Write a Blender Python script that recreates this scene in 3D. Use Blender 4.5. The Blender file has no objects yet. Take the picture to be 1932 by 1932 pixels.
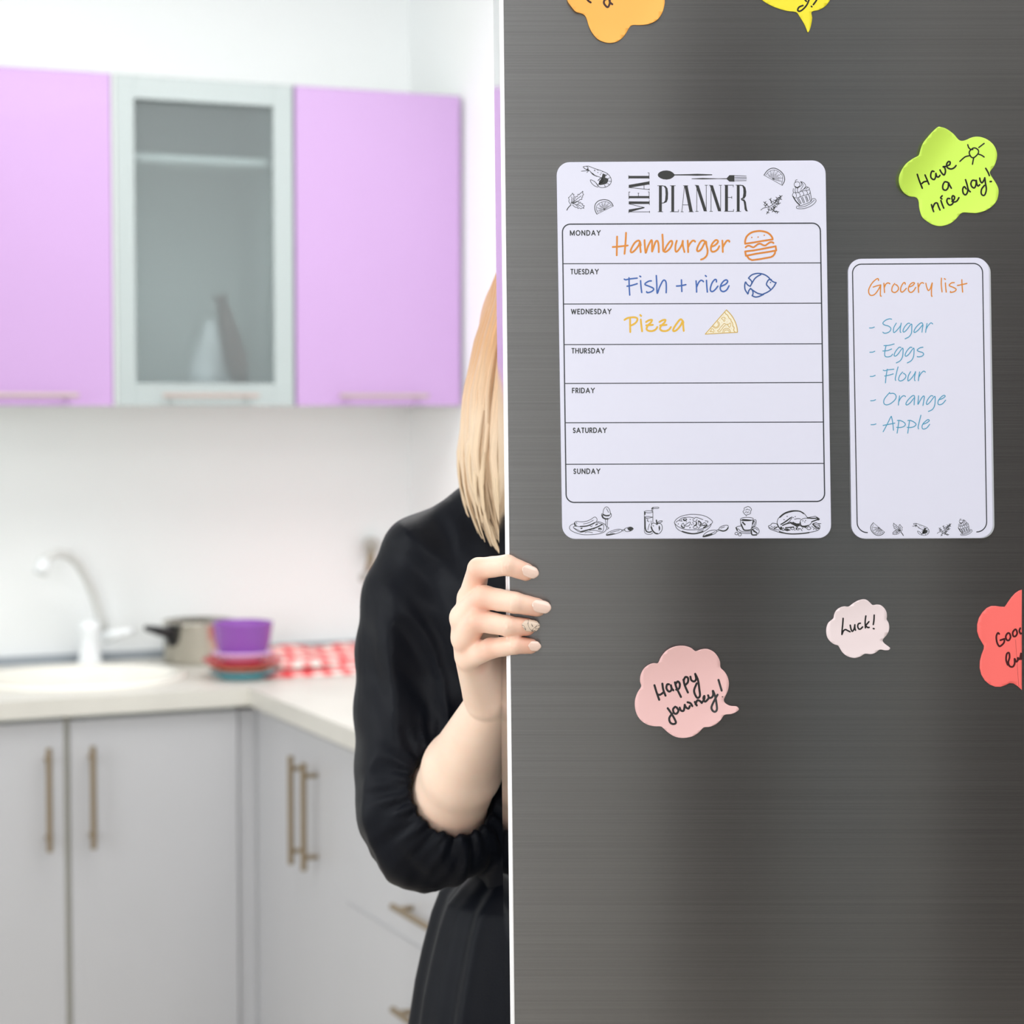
import bpy, bmesh, math, random
import numpy as np
from mathutils import Vector, Matrix

random.seed(7)
rng = np.random.default_rng(7)
SC = bpy.context.scene
COL = SC.collection

# ------------------------------------------------------------------ camera
FPX = 4000.0                       # focal length in pixels of the 1932 px frame
CAM = Vector((0.0, -1.6667, 1.5))
PITCH = math.atan((966 - 765) / FPX)
cam_data = bpy.data.cameras.new('camera')
cam = bpy.data.objects.new('camera', cam_data)
COL.objects.link(cam)
cam.location = CAM
cam.rotation_euler = (math.pi / 2 - PITCH, 0, 0)
cam_data.sensor_width = 36.0
cam_data.lens = FPX / 1932 * 36.0
cam_data.clip_start = 0.05
cam_data.dof.use_dof = True
cam_data.dof.focus_distance = 1.664
cam_data.dof.aperture_fstop = 7.0
SC.camera = cam
CP, SP = math.cos(PITCH), math.sin(PITCH)

# ------------------------------------------------------------------ colour management, world
SC.view_settings.view_transform = 'Standard'
SC.view_settings.look = 'None'
SC.view_settings.gamma = 1.0
SC.view_settings.use_curve_mapping = False
SC.view_settings.exposure = -1.05
SC.cycles.max_bounces = 8
SC.cycles.diffuse_bounces = 4
SC.cycles.glossy_bounces = 4
SC.cycles.sample_clamp_indirect = 4.0

world = bpy.data.worlds.new('sky')
SC.world = world
world.use_nodes = True
bg = world.node_tree.nodes['Background']
bg.inputs[0].default_value = (0.93, 0.96, 1.0, 1)
bg.inputs[1].default_value = 1.1

# ------------------------------------------------------------------ kitchen frame (u right along the back wall, v towards the room, z up)
TH = math.radians(24.4)
UH = Vector((math.cos(TH), math.sin(TH), 0))
VH = Vector((math.sin(TH), -math.cos(TH), 0))
KO = Vector(((216 - 966) / FPX * 4.645, 4.645 - 1.6667, 0)) - 0.35 * VH

def K(u, v, z=0.0):
    return KO + UH * u + VH * v + Vector((0, 0, z))

def area(name, loc, target, sx, sy, power, col=(1, 1, 1)):
    l = bpy.data.lights.new(name, 'AREA')
    l.shape = 'RECTANGLE'; l.size = sx; l.size_y = sy
    l.energy = power; l.color = col
    o = bpy.data.objects.new(name, l)
    COL.objects.link(o)
    o.location = loc
    o.rotation_euler = (Vector(target) - Vector(loc)).to_track_quat('-Z', 'Z').to_euler()
    return o

CEIL = 2.75
area('ceiling_light', K(0.1, 1.5, CEIL - 0.06), K(0.1, 1.5, 0), 1.5, 1.1, 62, (1.0, 0.985, 0.97))
area('ceiling_light', K(0.0, 4.2, CEIL - 0.06), K(0.0, 4.2, 0), 1.6, 1.4, 40, (1.0, 0.985, 0.97))
area('window_light', K(-3.0, 2.6, 1.75), K(0.3, 2.6, 1.35), 2.2, 1.5, 85, (0.95, 0.98, 1.0))
area('window_light', K(-2.75, 6.6, 1.75), K(-0.6, 3.4, 1.25), 0.95, 1.5, 100, (0.97, 0.98, 1.0))

# ------------------------------------------------------------------ pixel helpers (points of the photograph turned into places in the room)
def ray(px, py):
    x = (px - 966) / FPX; y = -(py - 966) / FPX
    return Vector((x, CP + y * SP, -SP + y * CP))

def at(px, py, Y):
    d = ray(px, py)
    return CAM + d * ((Y - CAM.y) / d.y)

def on_plane(px, py, p, n):
    d = ray(px, py)
    return CAM + d * ((p - CAM).dot(n) / d.dot(n))

def kuv(p):
    q = p - KO
    return q.dot(UH), q.dot(VH), p.z

def on_v(px, v, py=966):
    return kuv(on_plane(px, py, KO + VH * v, VH))

def on_u(px, u, py=966):
    return kuv(on_plane(px, py, KO + UH * u, UH))

def on_z(px, py, z):
    return kuv(on_plane(px, py, Vector((0, 0, z)), Vector((0, 0, 1))))

# ------------------------------------------------------------------ materials
def lin(c):
    def f(v):
        v /= 255.0
        return v / 12.92 if v <= 0.04045 else ((v + 0.055) / 1.055) ** 2.4
    return tuple(f(v) for v in c)

def mat(name, rgb, rough=0.5, metal=0.0, var=0.03, scale=6.0, bump=0.0, bscale=200.0, stretch=None, **kw):
    m = bpy.data.materials.new(name)
    m.use_nodes = True
    nt = m.node_tree; b = nt.nodes['Principled BSDF']
    c = lin(rgb)
    tc = nt.nodes.new('ShaderNodeTexCoord'); mp = nt.nodes.new('ShaderNodeMapping')
    if stretch: mp.inputs['Scale'].default_value = stretch
    nt.links.new(tc.outputs['Object'], mp.inputs[0])
    nz = nt.nodes.new('ShaderNodeTexNoise'); nz.inputs['Scale'].default_value = scale
    nt.links.new(mp.outputs[0], nz.inputs['Vector'])
    mx = nt.nodes.new('ShaderNodeMix'); mx.data_type = 'RGBA'
    mx.inputs['A'].default_value = tuple(max(0, v * (1 - var)) for v in c) + (1,)
    mx.inputs['B'].default_value = tuple(min(1, v * (1 + var)) for v in c) + (1,)
    nt.links.new(nz.outputs['Fac'], mx.inputs['Factor'])
    nt.links.new(mx.outputs['Result'], b.inputs['Base Color'])
    b.inputs['Roughness'].default_value = rough
    b.inputs['Metallic'].default_value = metal
    for k, v in kw.items():
        b.inputs[k.replace('_', ' ')].default_value = v
    if bump:
        n2 = nt.nodes.new('ShaderNodeTexNoise'); n2.inputs['Scale'].default_value = bscale
        nt.links.new(mp.outputs[0], n2.inputs['Vector'])
        bp = nt.nodes.new('ShaderNodeBump'); bp.inputs['Strength'].default_value = bump
        bp.inputs['Distance'].default_value = 0.002
        nt.links.new(n2.outputs['Fac'], bp.inputs['Height'])
        nt.links.new(bp.outputs[0], b.inputs['Normal'])
    return m

# ------------------------------------------------------------------ object helpers
def mesh_obj(name, verts, faces, m, parent=None, smooth=False, label=None):
    me = bpy.data.meshes.new(name)
    me.from_pydata([tuple(v) for v in verts], [], [tuple(f) for f in faces])
    me.validate()
    me.materials.append(m)
    if smooth:
        me.polygons.foreach_set('use_smooth', [True] * len(me.polygons))
    o = bpy.data.objects.new(name, me)
    COL.objects.link(o)
    if parent: o.parent = parent
    if label: o['label'] = label
    return o

def bm_obj(name, bm, m, parent=None, smooth=False, label=None):
    me = bpy.data.meshes.new(name)
    bmesh.ops.recalc_face_normals(bm, faces=bm.faces)
    bm.to_mesh(me); bm.free()
    me.materials.append(m)
    if smooth:
        me.polygons.foreach_set('use_smooth', [True] * len(me.polygons))
    o = bpy.data.objects.new(name, me)
    COL.objects.link(o)
    if parent: o.parent = parent
    if label: o['label'] = label
    return o

def empty(name, label=None, cat=None, group=None):
    o = bpy.data.objects.new(name, None); COL.objects.link(o)
    o.empty_display_size = 0.05
    tag(o, label, cat, group)
    return o

def tag(o, label=None, cat=None, group=None, kind=None):
    if label: o['label'] = label
    if cat: o['category'] = cat
    if group: o['group'] = group
    if kind: o['kind'] = kind
    return o

def kbox(bm, u0, u1, v0, v1, z0, z1, bev=0.0):
    r = bmesh.ops.create_cube(bm, size=1.0)
    for v in r['verts']:
        a, b, c = v.co
        v.co = K(u0 + (a + .5) * (u1 - u0), v0 + (b + .5) * (v1 - v0), z0 + (c + .5) * (z1 - z0))
    if bev:
        es = list({e for v in r['verts'] for e in v.link_edges})
        bmesh.ops.bevel(bm, geom=es, offset=bev, segments=2, affect='EDGES', profile=0.6)

def wbox(bm, x0, x1, y0, y1, z0, z1, bev=0.0, xf=None):
    r = bmesh.ops.create_cube(bm, size=1.0)
    for v in r['verts']:
        a, b, c = v.co
        p = Vector((x0 + (a + .5) * (x1 - x0), y0 + (b + .5) * (y1 - y0), z0 + (c + .5) * (z1 - z0)))
        v.co = xf(p) if xf else p
    if bev:
        es = list({e for v in r['verts'] for e in v.link_edges})
        bmesh.ops.bevel(bm, geom=es, offset=bev, segments=2, affect='EDGES', profile=0.6)

def tube(bm, pts, rad, seg=12, caps=True):
    pts = [Vector(p) for p in pts]
    n = len(pts)
    rad = [rad] * n if isinstance(rad, (int, float)) else rad
    t = [(pts[min(i + 1, n - 1)] - pts[max(i - 1, 0)]).normalized() for i in range(n)]
    up = Vector((0, 0, 1)) if abs(t[0].z) < 0.9 else Vector((1, 0, 0))
    s = t[0].cross(up).normalized()
    rings = []
    for i in range(n):
        s = (s - t[i] * s.dot(t[i])).normalized()
        w = t[i].cross(s)
        rings.append([bm.verts.new(pts[i] + (s * math.cos(2 * math.pi * k / seg) + w * math.sin(2 * math.pi * k / seg)) * rad[i]) for k in range(seg)])
    for i in range(n - 1):
        for k in range(seg):
            bm.faces.new((rings[i][k], rings[i][(k + 1) % seg], rings[i + 1][(k + 1) % seg], rings[i + 1][k]))
    if caps:
        bm.faces.new(rings[0][::-1]); bm.faces.new(rings[-1])

def lathe(bm, c, prof, seg=40, closed=False):
    rings = []
    for r, z in prof:
        rings.append([bm.verts.new((c[0] + r * math.cos(2 * math.pi * k / seg), c[1] + r * math.sin(2 * math.pi * k / seg), c[2] + z)) for k in range(seg)])
    m = len(prof)
    for i in range(m if closed else m - 1):
        a, b = rings[i], rings[(i + 1) % m]
        for k in range(seg):
            bm.faces.new((a[k], a[(k + 1) % seg], b[(k + 1) % seg], b[k]))
    if not closed:
        if prof[0][0] > 1e-5: bm.faces.new(rings[0][::-1])
        if prof[-1][0] > 1e-5: bm.faces.new(rings[-1])
    bmesh.ops.remove_doubles(bm, verts=bm.verts, dist=1e-6)

# ------------------------------------------------------------------ materials used
M_wall = mat('white_paint', (246, 249, 249), 0.75, var=0.01, bump=0.05)
M_ceil = mat('ceiling_paint', (238, 238, 238), 0.9, var=0.01)
M_floor = mat('floor_laminate', (196, 186, 172), 0.45, var=0.1, scale=3, stretch=(1, 8, 1))
M_rearwall = mat('rear_wall_paint', (226, 226, 224), 0.85, var=0.02)
M_pink = mat('lilac_laminate', (189, 154, 203), 0.42, var=0.015, Coat_Weight=0.15)
M_frame = mat('pale_mint_frame', (174, 184, 184), 0.35, var=0.01)
M_carcass = mat('cabinet_carcass', (205, 212, 210), 0.5, var=0.01)
M_base = mat('grey_white_laminate', (194, 195, 198), 0.32, var=0.015)
M_profile = mat('aluminium_profile', (168, 168, 160), 0.45, metal=0.4, var=0.02)
M_brass = mat('satin_handle_metal', (146, 130, 106), 0.35, metal=0.55, var=0.05)
M_handle2 = mat('pale_satin_handle', (186, 172, 166), 0.4, metal=0.35, var=0.03)
M_counter = mat('pale_marble_worktop', (214, 212, 204), 0.35, var=0.10, scale=9, bump=0.02)
M_skirt = mat('grey_sealing_strip', (160, 168, 176), 0.5, var=0.03)
M_sink = mat('cream_ceramic', (243, 241, 232), 0.2, var=0.01)
M_tap = mat('white_enamel', (240, 244, 246), 0.15, var=0.01)
M_tapspout = mat('matt_pale_spout', (212, 214, 212), 0.3, var=0.01)
M_plastic_black = mat('black_plastic', (24, 26, 30), 0.35, var=0.1)
M_steel = mat('polished_steel', (200, 196, 186), 0.22, metal=0.9, var=0.05)
M_purple = mat('purple_ceramic', (140, 78, 172), 0.25, var=0.03)
M_lilac = mat('lilac_ceramic', (220, 186, 226), 0.25, var=0.02)
M_red = mat('red_ceramic', (196, 30, 52), 0.25, var=0.03)
M_orange_c = mat('terracotta_ceramic', (206, 128, 104), 0.25, var=0.03)
M_teal = mat('teal_ceramic', (96, 166, 178), 0.25, var=0.03)
M_wood = mat('brown_wood', (56, 30, 22), 0.5, var=0.2, scale=20)
M_grey_obj = mat('grey_plastic', (176, 176, 170), 0.5, var=0.04)

# ------------------------------------------------------------------ room shell
UC = on_v(774, 0.0)[0]                 # back-right corner of the kitchen
ULEFT, VREAR, VW, UFAR = -3.2, 6.8, 2.75, 1.75 + UC

def struct(name, bm, m):
    o = bm_obj(name, bm, m); o['kind'] = 'structure'
    return o

bm = bmesh.new(); kbox(bm, ULEFT - .1, UC + .12, -0.12, 0, 0, CEIL); struct('wall_back', bm, M_wall)
bm = bmesh.new(); kbox(bm, UC, UC + 0.12, 0, VW, 0, CEIL); struct('wall_right', bm, M_wall)
bm = bmesh.new(); kbox(bm, UC + .12, UFAR + .12, VW - .55, VW - .43, 0, CEIL); struct('wall_alcove', bm, M_wall)
bm = bmesh.new(); kbox(bm, UFAR, UFAR + .12, VW - .43, VREAR, 0, CEIL); struct('wall_far_right', bm, M_rearwall)
bm = bmesh.new(); kbox(bm, ULEFT - .1, UFAR + .12, -.12, VREAR + .1, -0.1, 0); struct('floor', bm, M_floor)
bm = bmesh.new(); kbox(bm, ULEFT - .1, UFAR + .12, -.12, VREAR + .1, CEIL, CEIL + .1); struct('ceiling', bm, M_ceil)
# left wall with a wide window opening
bm = bmesh.new()
kbox(bm, ULEFT - .1, ULEFT, 0, 1.4, 0, CEIL); kbox(bm, ULEFT - .1, ULEFT, 3.9, VREAR, 0, CEIL)
kbox(bm, ULEFT - .1, ULEFT, 1.4, 3.9, 0, 0.9); kbox(bm, ULEFT - .1, ULEFT, 1.4, 3.9, 2.5, CEIL)
struct('wall_left', bm, M_wall)
def rear_u(X):                              # place on the rear wall seen at world X straight behind the camera
    return (X - (KO + VH * VREAR).x) / UH.x
W3A, W3B = rear_u(.64), rear_u(.90)
# rear wall (behind the camera) with a window on the left and an opening for the added one
bm = bmesh.new()
kbox(bm, ULEFT, -3.15, VREAR, VREAR + .1, 0, CEIL); kbox(bm, -2.2, W3A, VREAR, VREAR + .1, 0, CEIL); kbox(bm, W3B, UFAR, VREAR, VREAR + .1, 0, CEIL)
kbox(bm, W3A, W3B, VREAR, VREAR + .1, 0, .25); kbox(bm, W3A, W3B, VREAR, VREAR + .1, 2.6, CEIL)
kbox(bm, -3.15, -2.2, VREAR, VREAR + .1, 0, 0.9); kbox(bm, -3.15, -2.2, VREAR, VREAR + .1, 2.5, CEIL)
struct('wall_rear', bm, M_rearwall)

def window(name, horiz, a0, a1, w, z0, z1):
    f = bmesh.new()
    def bx(p0, p1, q0, q1):
        if horiz: kbox(f, p0, p1, w - .03, w + .03, q0, q1, .004)
        else: kbox(f, w - .03, w + .03, p0, p1, q0, q1, .004)
    t = .06
    bx(a0, a1, z0, z0 + t); bx(a0, a1, z1 - t, z1); bx(a0, a0 + t, z0 + t, z1 - t); bx(a1 - t, a1, z0 + t, z1 - t)
    mid = (a0 + a1) / 2; bx(mid - t / 2, mid + t / 2, z0 + t, z1 - t)
    return struct(name, f, M_frame)
window('window_1', False, 1.4, 3.9, ULEFT - .05, 0.9, 2.5)
window('added_band_window', True, W3A, W3B, VREAR + .05, 0.25, 2.6)  # unseen narrow window, added so the steel mirrors a bright band
window('window_2', True, -3.15, -2.2, VREAR + .05, 0.9, 2.5)

# unseen things added on the rear wall to put vertical bands in the steel
def rear_u(X):                              # place on the rear wall seen at world X straight behind the camera
    return (X - (KO + VH * VREAR).x) / UH.x
RC = mat('dark_walnut', (92, 84, 80), .5, var=.15, scale=12)
bm = bmesh.new(); kbox(bm, rear_u(.47), rear_u(.605), VREAR - .26, VREAR - .012, 0.0, 2.6, .004)
r = empty('added_band_cabinet', 'narrow dark walnut tall cabinet, unseen, added behind the camera for a dark band in the steel', 'cabinet')
bm_obj('carcass', bm, RC, r)
bm = bmesh.new(); kbox(bm, rear_u(.48), rear_u(.595), VREAR - .285, VREAR - .262, 0.05, 2.58, .003); bm_obj('door', bm, RC, r)
bm = bmesh.new(); kbox(bm, rear_u(1.02), rear_u(1.85), VREAR - .045, VREAR - .001, 0, 2.1, .004); o = struct('added_band_door', bm, RC)  # unseen dark door, added to darken the steel's right end
# sealing strip where worktop meets the walls
US = on_v(470, 0.62, 1345)[0]           # front plane of the right-hand wing
bm = bmesh.new(); kbox(bm, -2.0, UC - .002, 0.001, 0.022, 0.9005, 0.918, .003); o = struct('trim_1', bm, M_skirt)
bm = bmesh.new(); kbox(bm, UC - .022, UC - .001, 0.023, 2.35, 0.9005, 0.918, .003); o = struct('trim_2', bm, M_skirt)

# ------------------------------------------------------------------ wall cabinets
UA = on_v(556, 0.35, 400)[0]
UB = min(on_v(869, 0.35, 400)[0], UC - 0.004)
ZB, ZT = 1.50, 2.22

def bar_handle(parent, p0, p1, out, rad=0.005, stand=0.028, inset=0.12, m=None):
    """round bar between two points with two posts reaching back to the door"""
    m = m or M_brass
    b = bmesh.new()
    p0, p1 = Vector(p0), Vector(p1)
    tube(b, [p0, p1], rad, 14)
    for t in (inset, 1 - inset):
        q = p0.lerp(p1, t)
        tube(b, [q, q - out * stand], rad * 0.8, 10)
    return bm_obj('handle', b, m, parent, smooth=False)

def wall_cab(u0, u1, door_m, label, glass=False):
    r = empty('wall_cabinet', label, 'cabinet', 'wall cabinets over the worktop')
    b = bmesh.new(); t = .018
    vb, vf = 0.002, 0.33
    kbox(b, u0 + .001, u0 + t, vb, vf, ZB, ZT); kbox(b, u1 - t, u1 - .001, vb, vf, ZB, ZT)
    kbox(b, u0 + t, u1 - t, vb, vf, ZB, ZB + t); kbox(b, u0 + t, u1 - t, vb, vf, ZT - t, ZT)
    kbox(b, u0 + t, u1 - t, vb, vb + .006, ZB + t, ZT - t)
    bm_obj('carcass', b, M_carcass, r)
    b = bmesh.new(); kbox(b, u0 + t, u1 - t, .01, .31, 2.04, 2.056); bm_obj('shelf', b, M_carcass, r)
    if not glass:
        b = bmesh.new(); kbox(b, u0 + .002, u1 - .002, vf + .001, .35, ZB, ZT, .0015)
        d = bm_obj('door', b, door_m, r)
    else:
        b = bmesh.new(); w = .05
        kbox(b, u0 + .010, u0 + w, vf + .001, .35, ZB, ZT, .001); kbox(b, u1 - w, u1 - .004, vf + .001, .35, ZB, ZT, .001)
        kbox(b, u0 + w, u1 - w, vf + .001, .35, ZB, ZB + w, .001); kbox(b, u0 + w, u1 - w, vf + .001, .35, ZT - w, ZT, .001)
        d = bm_obj('door', b, M_frame, r)
        b = bmesh.new(); kbox(b, u0 + w, u1 - w, .336, .341, ZB + w, ZT - w)
        g = bm_obj('glass_pane', b, M_frost, d, label='frosted grey-green glass pane')
        b = bmesh.new(); kbox(b, u0 + .001, u0 + .009, vf, .349, ZB, ZT); bm_obj('side_strip', b, M_carcass, r)
    return r, d

M_frost = bpy.data.materials.new('frosted_glass'); M_frost.use_nodes = True
_b = M_frost.node_tree.nodes['Principled BSDF']
_b.inputs['Base Color'].default_value = (0.82, 0.89, 0.90, 1)
_b.inputs['Transmission Weight'].default_value = 0.88
_b.inputs['Roughness'].default_value = 0.31
_b.inputs['IOR'].default_value = 1.12
_n = M_frost.node_tree.nodes.new('ShaderNodeTexNoise'); _n.inputs['Scale'].default_value = 400
_bp = M_frost.node_tree.nodes.new('ShaderNodeBump'); _bp.inputs['Strength'].default_value = 0.05
M_frost.node_tree.links.new(_n.outputs['Fac'], _bp.inputs['Height'])
M_frost.node_tree.links.new(_bp.outputs[0], _b.inputs['Normal'])

def hpos(px0, px1):
    return on_v(px0, .378, 748)[0], on_v(px1, .378, 748)[0]
ZH = on_v(386, .378, 746)[2]
for (u0, u1, lab, gl, h) in ((-0.415, 0.0, 'glossy lilac wall cabinet at the left edge of the photo', False, hpos(-40, 148)),
                             (0.0, UA, 'pale wall cabinet with a framed frosted glass door between the lilac ones', True, hpos(308, 488)),
                             (UA, UB, 'glossy lilac wall cabinet in the corner, nearest the blonde hair', False, hpos(642, 808))):
    r, d = wall_cab(u0, u1, M_pink, lab, gl)
    bar_handle(d, K(h[0], .378, ZH), K(h[1], .378, ZH), VH, rad=.0052, inset=.1, m=M_handle2)
bm = bmesh.new(); kbox(bm, UA * .15, UA * .85, .06, .22, ZB + .018, ZB + .021)
# things seen dimly through the frosted glass
c = K(on_v(388, .17, 600)[0], .2, ZB + .0185)
bm.free(); bm = bmesh.new(); lathe(bm, c, [(0.0, 0), (.035, 0), (.05, .02), (.055, .06), (.035, .11), (.015, .16), (.012, .175), (0, .175)], 24)
tag(bm_obj('jug', bm, M_tap, smooth=True), 'whitish jug seen dimly behind the frosted glass door', 'jug')
r = empty('wooden_pestle', 'dark brown leaning wooden thing seen dimly behind the frosted glass', 'utensil')
bm = bmesh.new(); uu = on_v(446, .30, 650)[0]
p0 = K(uu + .012, .302, ZB + .040); p1 = K(uu - .036, .312, ZB + .225)
tube(bm, [p0, p0.lerp(p1, .3), p0.lerp(p1, .6), p1], [.016, .028, .024, .013], 14); bm_obj('shaft', bm, M_wood, r, smooth=True)
bm = bmesh.new(); tube(bm, [p1 + (p1 - p0) * .01, p1 + (p1 - p0) * .12], [.012, .016], 14); bm_obj('knob', bm, M_wood, r, smooth=True)

# ------------------------------------------------------------------ base cabinets
ZC0, ZC1 = 0.862, 0.90
VF = 0.60                               # face of the doors
def base_carcass(r, u0, u1, v0, v1, toe_axis):
    b = bmesh.new(); t = .018
    kbox(b, u0, u1, v0, v1, .10, .10 + t)
    kbox(b, u0, u0 + t, v0, v1, .10 + t, ZC0 - .006); kbox(b, u1 - t, u1, v0, v1, .10 + t, ZC0 - .006)
    kbox(b, u0 + t, u1 - t, v0, v0 + t, .10 + t, ZC0 - .006)
    if toe_axis == 'v': kbox(b, u0 + t, u1 - t, v1 - t, v1, .78, ZC0 - .006)
    else: kbox(b, u0 + t, u1 - t, v1 - t, v1, .10 + t, ZC0 - .006)
    bm_obj('carcass', b, M_carcass, r)
    b = bmesh.new()
    if toe_axis == 'v': kbox(b, u0, u1, v0, v1 - .05, 0, .10)
    else: kbox(b, u0 + .05, u1, v0, v1, 0, .10)
    bm_obj('plinth', b, M_profile, r)

ug = on_v(128, VF, 1600)[0]; ue = on_v(449, VF, 1600)[0]; us = on_v(462, VF, 1600)[0]
U0L = 2 * ug - ue
r = empty('base_cabinet', 'grey-white double-door base cabinet under the cream sink', 'cabinet', 'grey-white base cabinets')
base_carcass(r, U0L, ue + .004, 0.002, VF - .022, 'v')
gw = .0065
b = bmesh.new(); kbox(b, ug - gw + .001, ug + gw - .001, VF - .021, VF - .004, .10, ZC0 - .004); bm_obj('edge_profile', b, M_profile, r, label='dull aluminium strip between the two doors')
for a0, a1, hx, hy0, hy1 in ((U0L, ug - gw, 92, 1412, 1608), (ug + gw, ue, 175, 1408, 1602)):
    b = bmesh.new(); kbox(b, a0, a1, VF - .02, VF, .11, ZC0 - .012, .0012); d = bm_obj('door', b, M_base, r)
    uh = on_v(hx, VF + .03, hy0)[0]
    bar_handle(d, K(uh, VF + .03, on_v(hx, VF + .03, hy1)[2]), K(uh, VF + .03, on_v(hx, VF + .03, hy0)[2]), VH, rad=.0062, inset=.12)
UW = US + .02
b = bmesh.new(); kbox(b, ue + .0045, UW + .003, VF - .03, VF - .006, 0.1, ZC0 - .012)
tag(bm_obj('corner_filler_panel', b, M_base), 'narrow grey filler panel in the corner between the two cabinet runs', 'panel')

UW = US + .02                            # door face plane of the wing
WV0 = VF + .02
vb_ = on_u(559, UW, 1500)[1]
vd0 = on_u(655, UW, 1600)[1]
w1 = vb_ - WV0 - .03
r = empty('base_cabinet', 'grey-white double-door base cabinet with two close bar handles in the wing', 'cabinet', 'grey-white base cabinets')
dv1 = vd0 - .002
base_carcass(r, UW + .022, UC - .003, WV0, dv1, 'u')
for a0, a1, hx, hy0, hy1 in ((WV0 + .03, vb_ - .0015, 548, 1426, 1630), (vb_ + .0015, dv1 + .0008, 572, 1440, 1642)):
    b = bmesh.new(); kbox(b, UW, UW + .02, a0, a1, .11, ZC0 - .012, .0012); d = bm_obj('door', b, M_base, r)
    vh = on_u(hx, UW - .03, hy0)[1]
    bar_handle(d, K(UW - .03, vh, on_u(hx, UW - .03, hy1)[2]), K(UW - .03, vh, on_u(hx, UW - .03, hy0)[2]), -UH, rad=.0062, inset=.12)
b = bmesh.new(); kbox(b, UW + .004, UW + .02, VF - .005, WV0 + .029, .11, ZC0 - .012); bm_obj('filler', b, M_base, r)
VE = vd0 + .62
r = empty('drawer_cabinet', 'grey-white base cabinet with stacked drawers, partly behind the black dress', 'cabinet')
base_carcass(r, UW + .022, UC - .003, vd0, VE, 'u')
zs = on_u(700, UW, 1729)[2]; zs2 = on_u(700, UW, 1900)[2]
zh1 = on_u(745, UW - .03, 1713)[2]; zh2 = on_u(745, UW - .03, 1908)[2]
for z0, z1, zh in ((zs + .0015, ZC0 - .012, zh1), (zs - .27, zs - .0015, zh2), (.11, zs - .273, None)):
    b = bmesh.new(); kbox(b, UW, UW + .02, vd0 + .0015, VE - .002, z0, z1, .0012); d = bm_obj('drawer_front', b, M_base, r)
    vh = on_u(740, UW - .03, 1710)[1]
    zz = zh if zh else (z0 + z1) / 2 + .05
    bar_handle(d, K(UW - .03, vh, zz), K(UW - .03, vh + .2, zz), -UH, rad=.006, inset=.13)

r = empty('base_cabinet', 'grey-white single-door base cabinet at the near end of the wing, behind the person', 'cabinet', 'grey-white base cabinets')
base_carcass(r, UW + .022, UC - .003, VE + .002, 2.44, 'u')
b = bmesh.new(); kbox(b, UW, UW + .02, VE + .002, 2.438, .11, ZC0 - .012, .0012); d = bm_obj('door', b, M_base, r)
bar_handle(d, K(UW - .03, VE + .07, .54), K(UW - .03, VE + .07, .76), -UH, rad=.0062, inset=.12)

# ------------------------------------------------------------------ worktop (L shape with the sink cut-out)
sc = on_z(172, 1293, ZC1)
SU, SV, SRU, SRV = sc[0], 0.335, 0.235, 0.20
def ell(n, ru, rv):
    return [(SU + ru * math.cos(2 * math.pi * i / n), SV + rv * math.sin(2 * math.pi * i / n)) for i in range(n)]
bm = bmesh.new()
outer = [(-1.9, .002), (UC - .002, .002), (UC - .002, 2.45), (US - .001, 2.45), (US - .001, .622), (-1.9, .622)]
inner = ell(48, SRU - .02, SRV - .02)
def loop(pts):
    vs = [bm.verts.new(K(p[0], p[1], ZC1)) for p in pts]
    return [bm.edges.new((vs[i], vs[(i + 1) % len(vs)])) for i in range(len(vs))]
es = loop(outer) + loop(inner)
fr = bmesh.ops.triangle_fill(bm, edges=es, use_beauty=True)
faces = [g for g in fr['geom'] if isinstance(g, bmesh.types.BMFace)]
ex = bmesh.ops.extrude_face_region(bm, geom=faces)
for g in ex['geom']:
    if isinstance(g, bmesh.types.BMVert): g.co.z = ZC0
tag(bm_obj('worktop', bm, M_counter), 'pale marbled L-shaped worktop running under the sink and along the right', 'worktop')

def klathe(bm, prof, n=48):
    rings = []
    for ru, rv, z in prof:
        rings.append([bm.verts.new(K(SU + ru * math.cos(2 * math.pi * i / n), SV + rv * math.sin(2 * math.pi * i / n), z)) for i in range(n)])
    for a, b in zip(rings, rings[1:]):
        for k in range(n): bm.faces.new((a[k], a[(k + 1) % n], b[(k + 1) % n], b[k]))
    return rings
r = empty('sink', 'cream oval ceramic sink set into the worktop', 'sink')
bm = bmesh.new()
z = ZC1
rg = klathe(bm, [(SRU, SRV, z + .0005), (SRU, SRV, z + .008), (SRU - .006, SRV - .006, z + .011), (SRU - .03, SRV - .03, z + .009), (SRU - .04, SRV - .04, z - .01),
            (SRU - .05, SRV - .05, z - .10), (SRU - .09, SRV - .09, z - .135), (.03, .03, z - .14)])
bm.faces.new(rg[-1]); bm_obj('basin', bm, M_sink, r, smooth=True)
bm = bmesh.new(); rg = klathe(bm, [(.03, .03, z - .1395), (.028, .028, z - .136), (.012, .012, z - .137)]); bm.faces.new(rg[-1])
bm_obj('drain', bm, M_steel, r, smooth=True)

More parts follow.
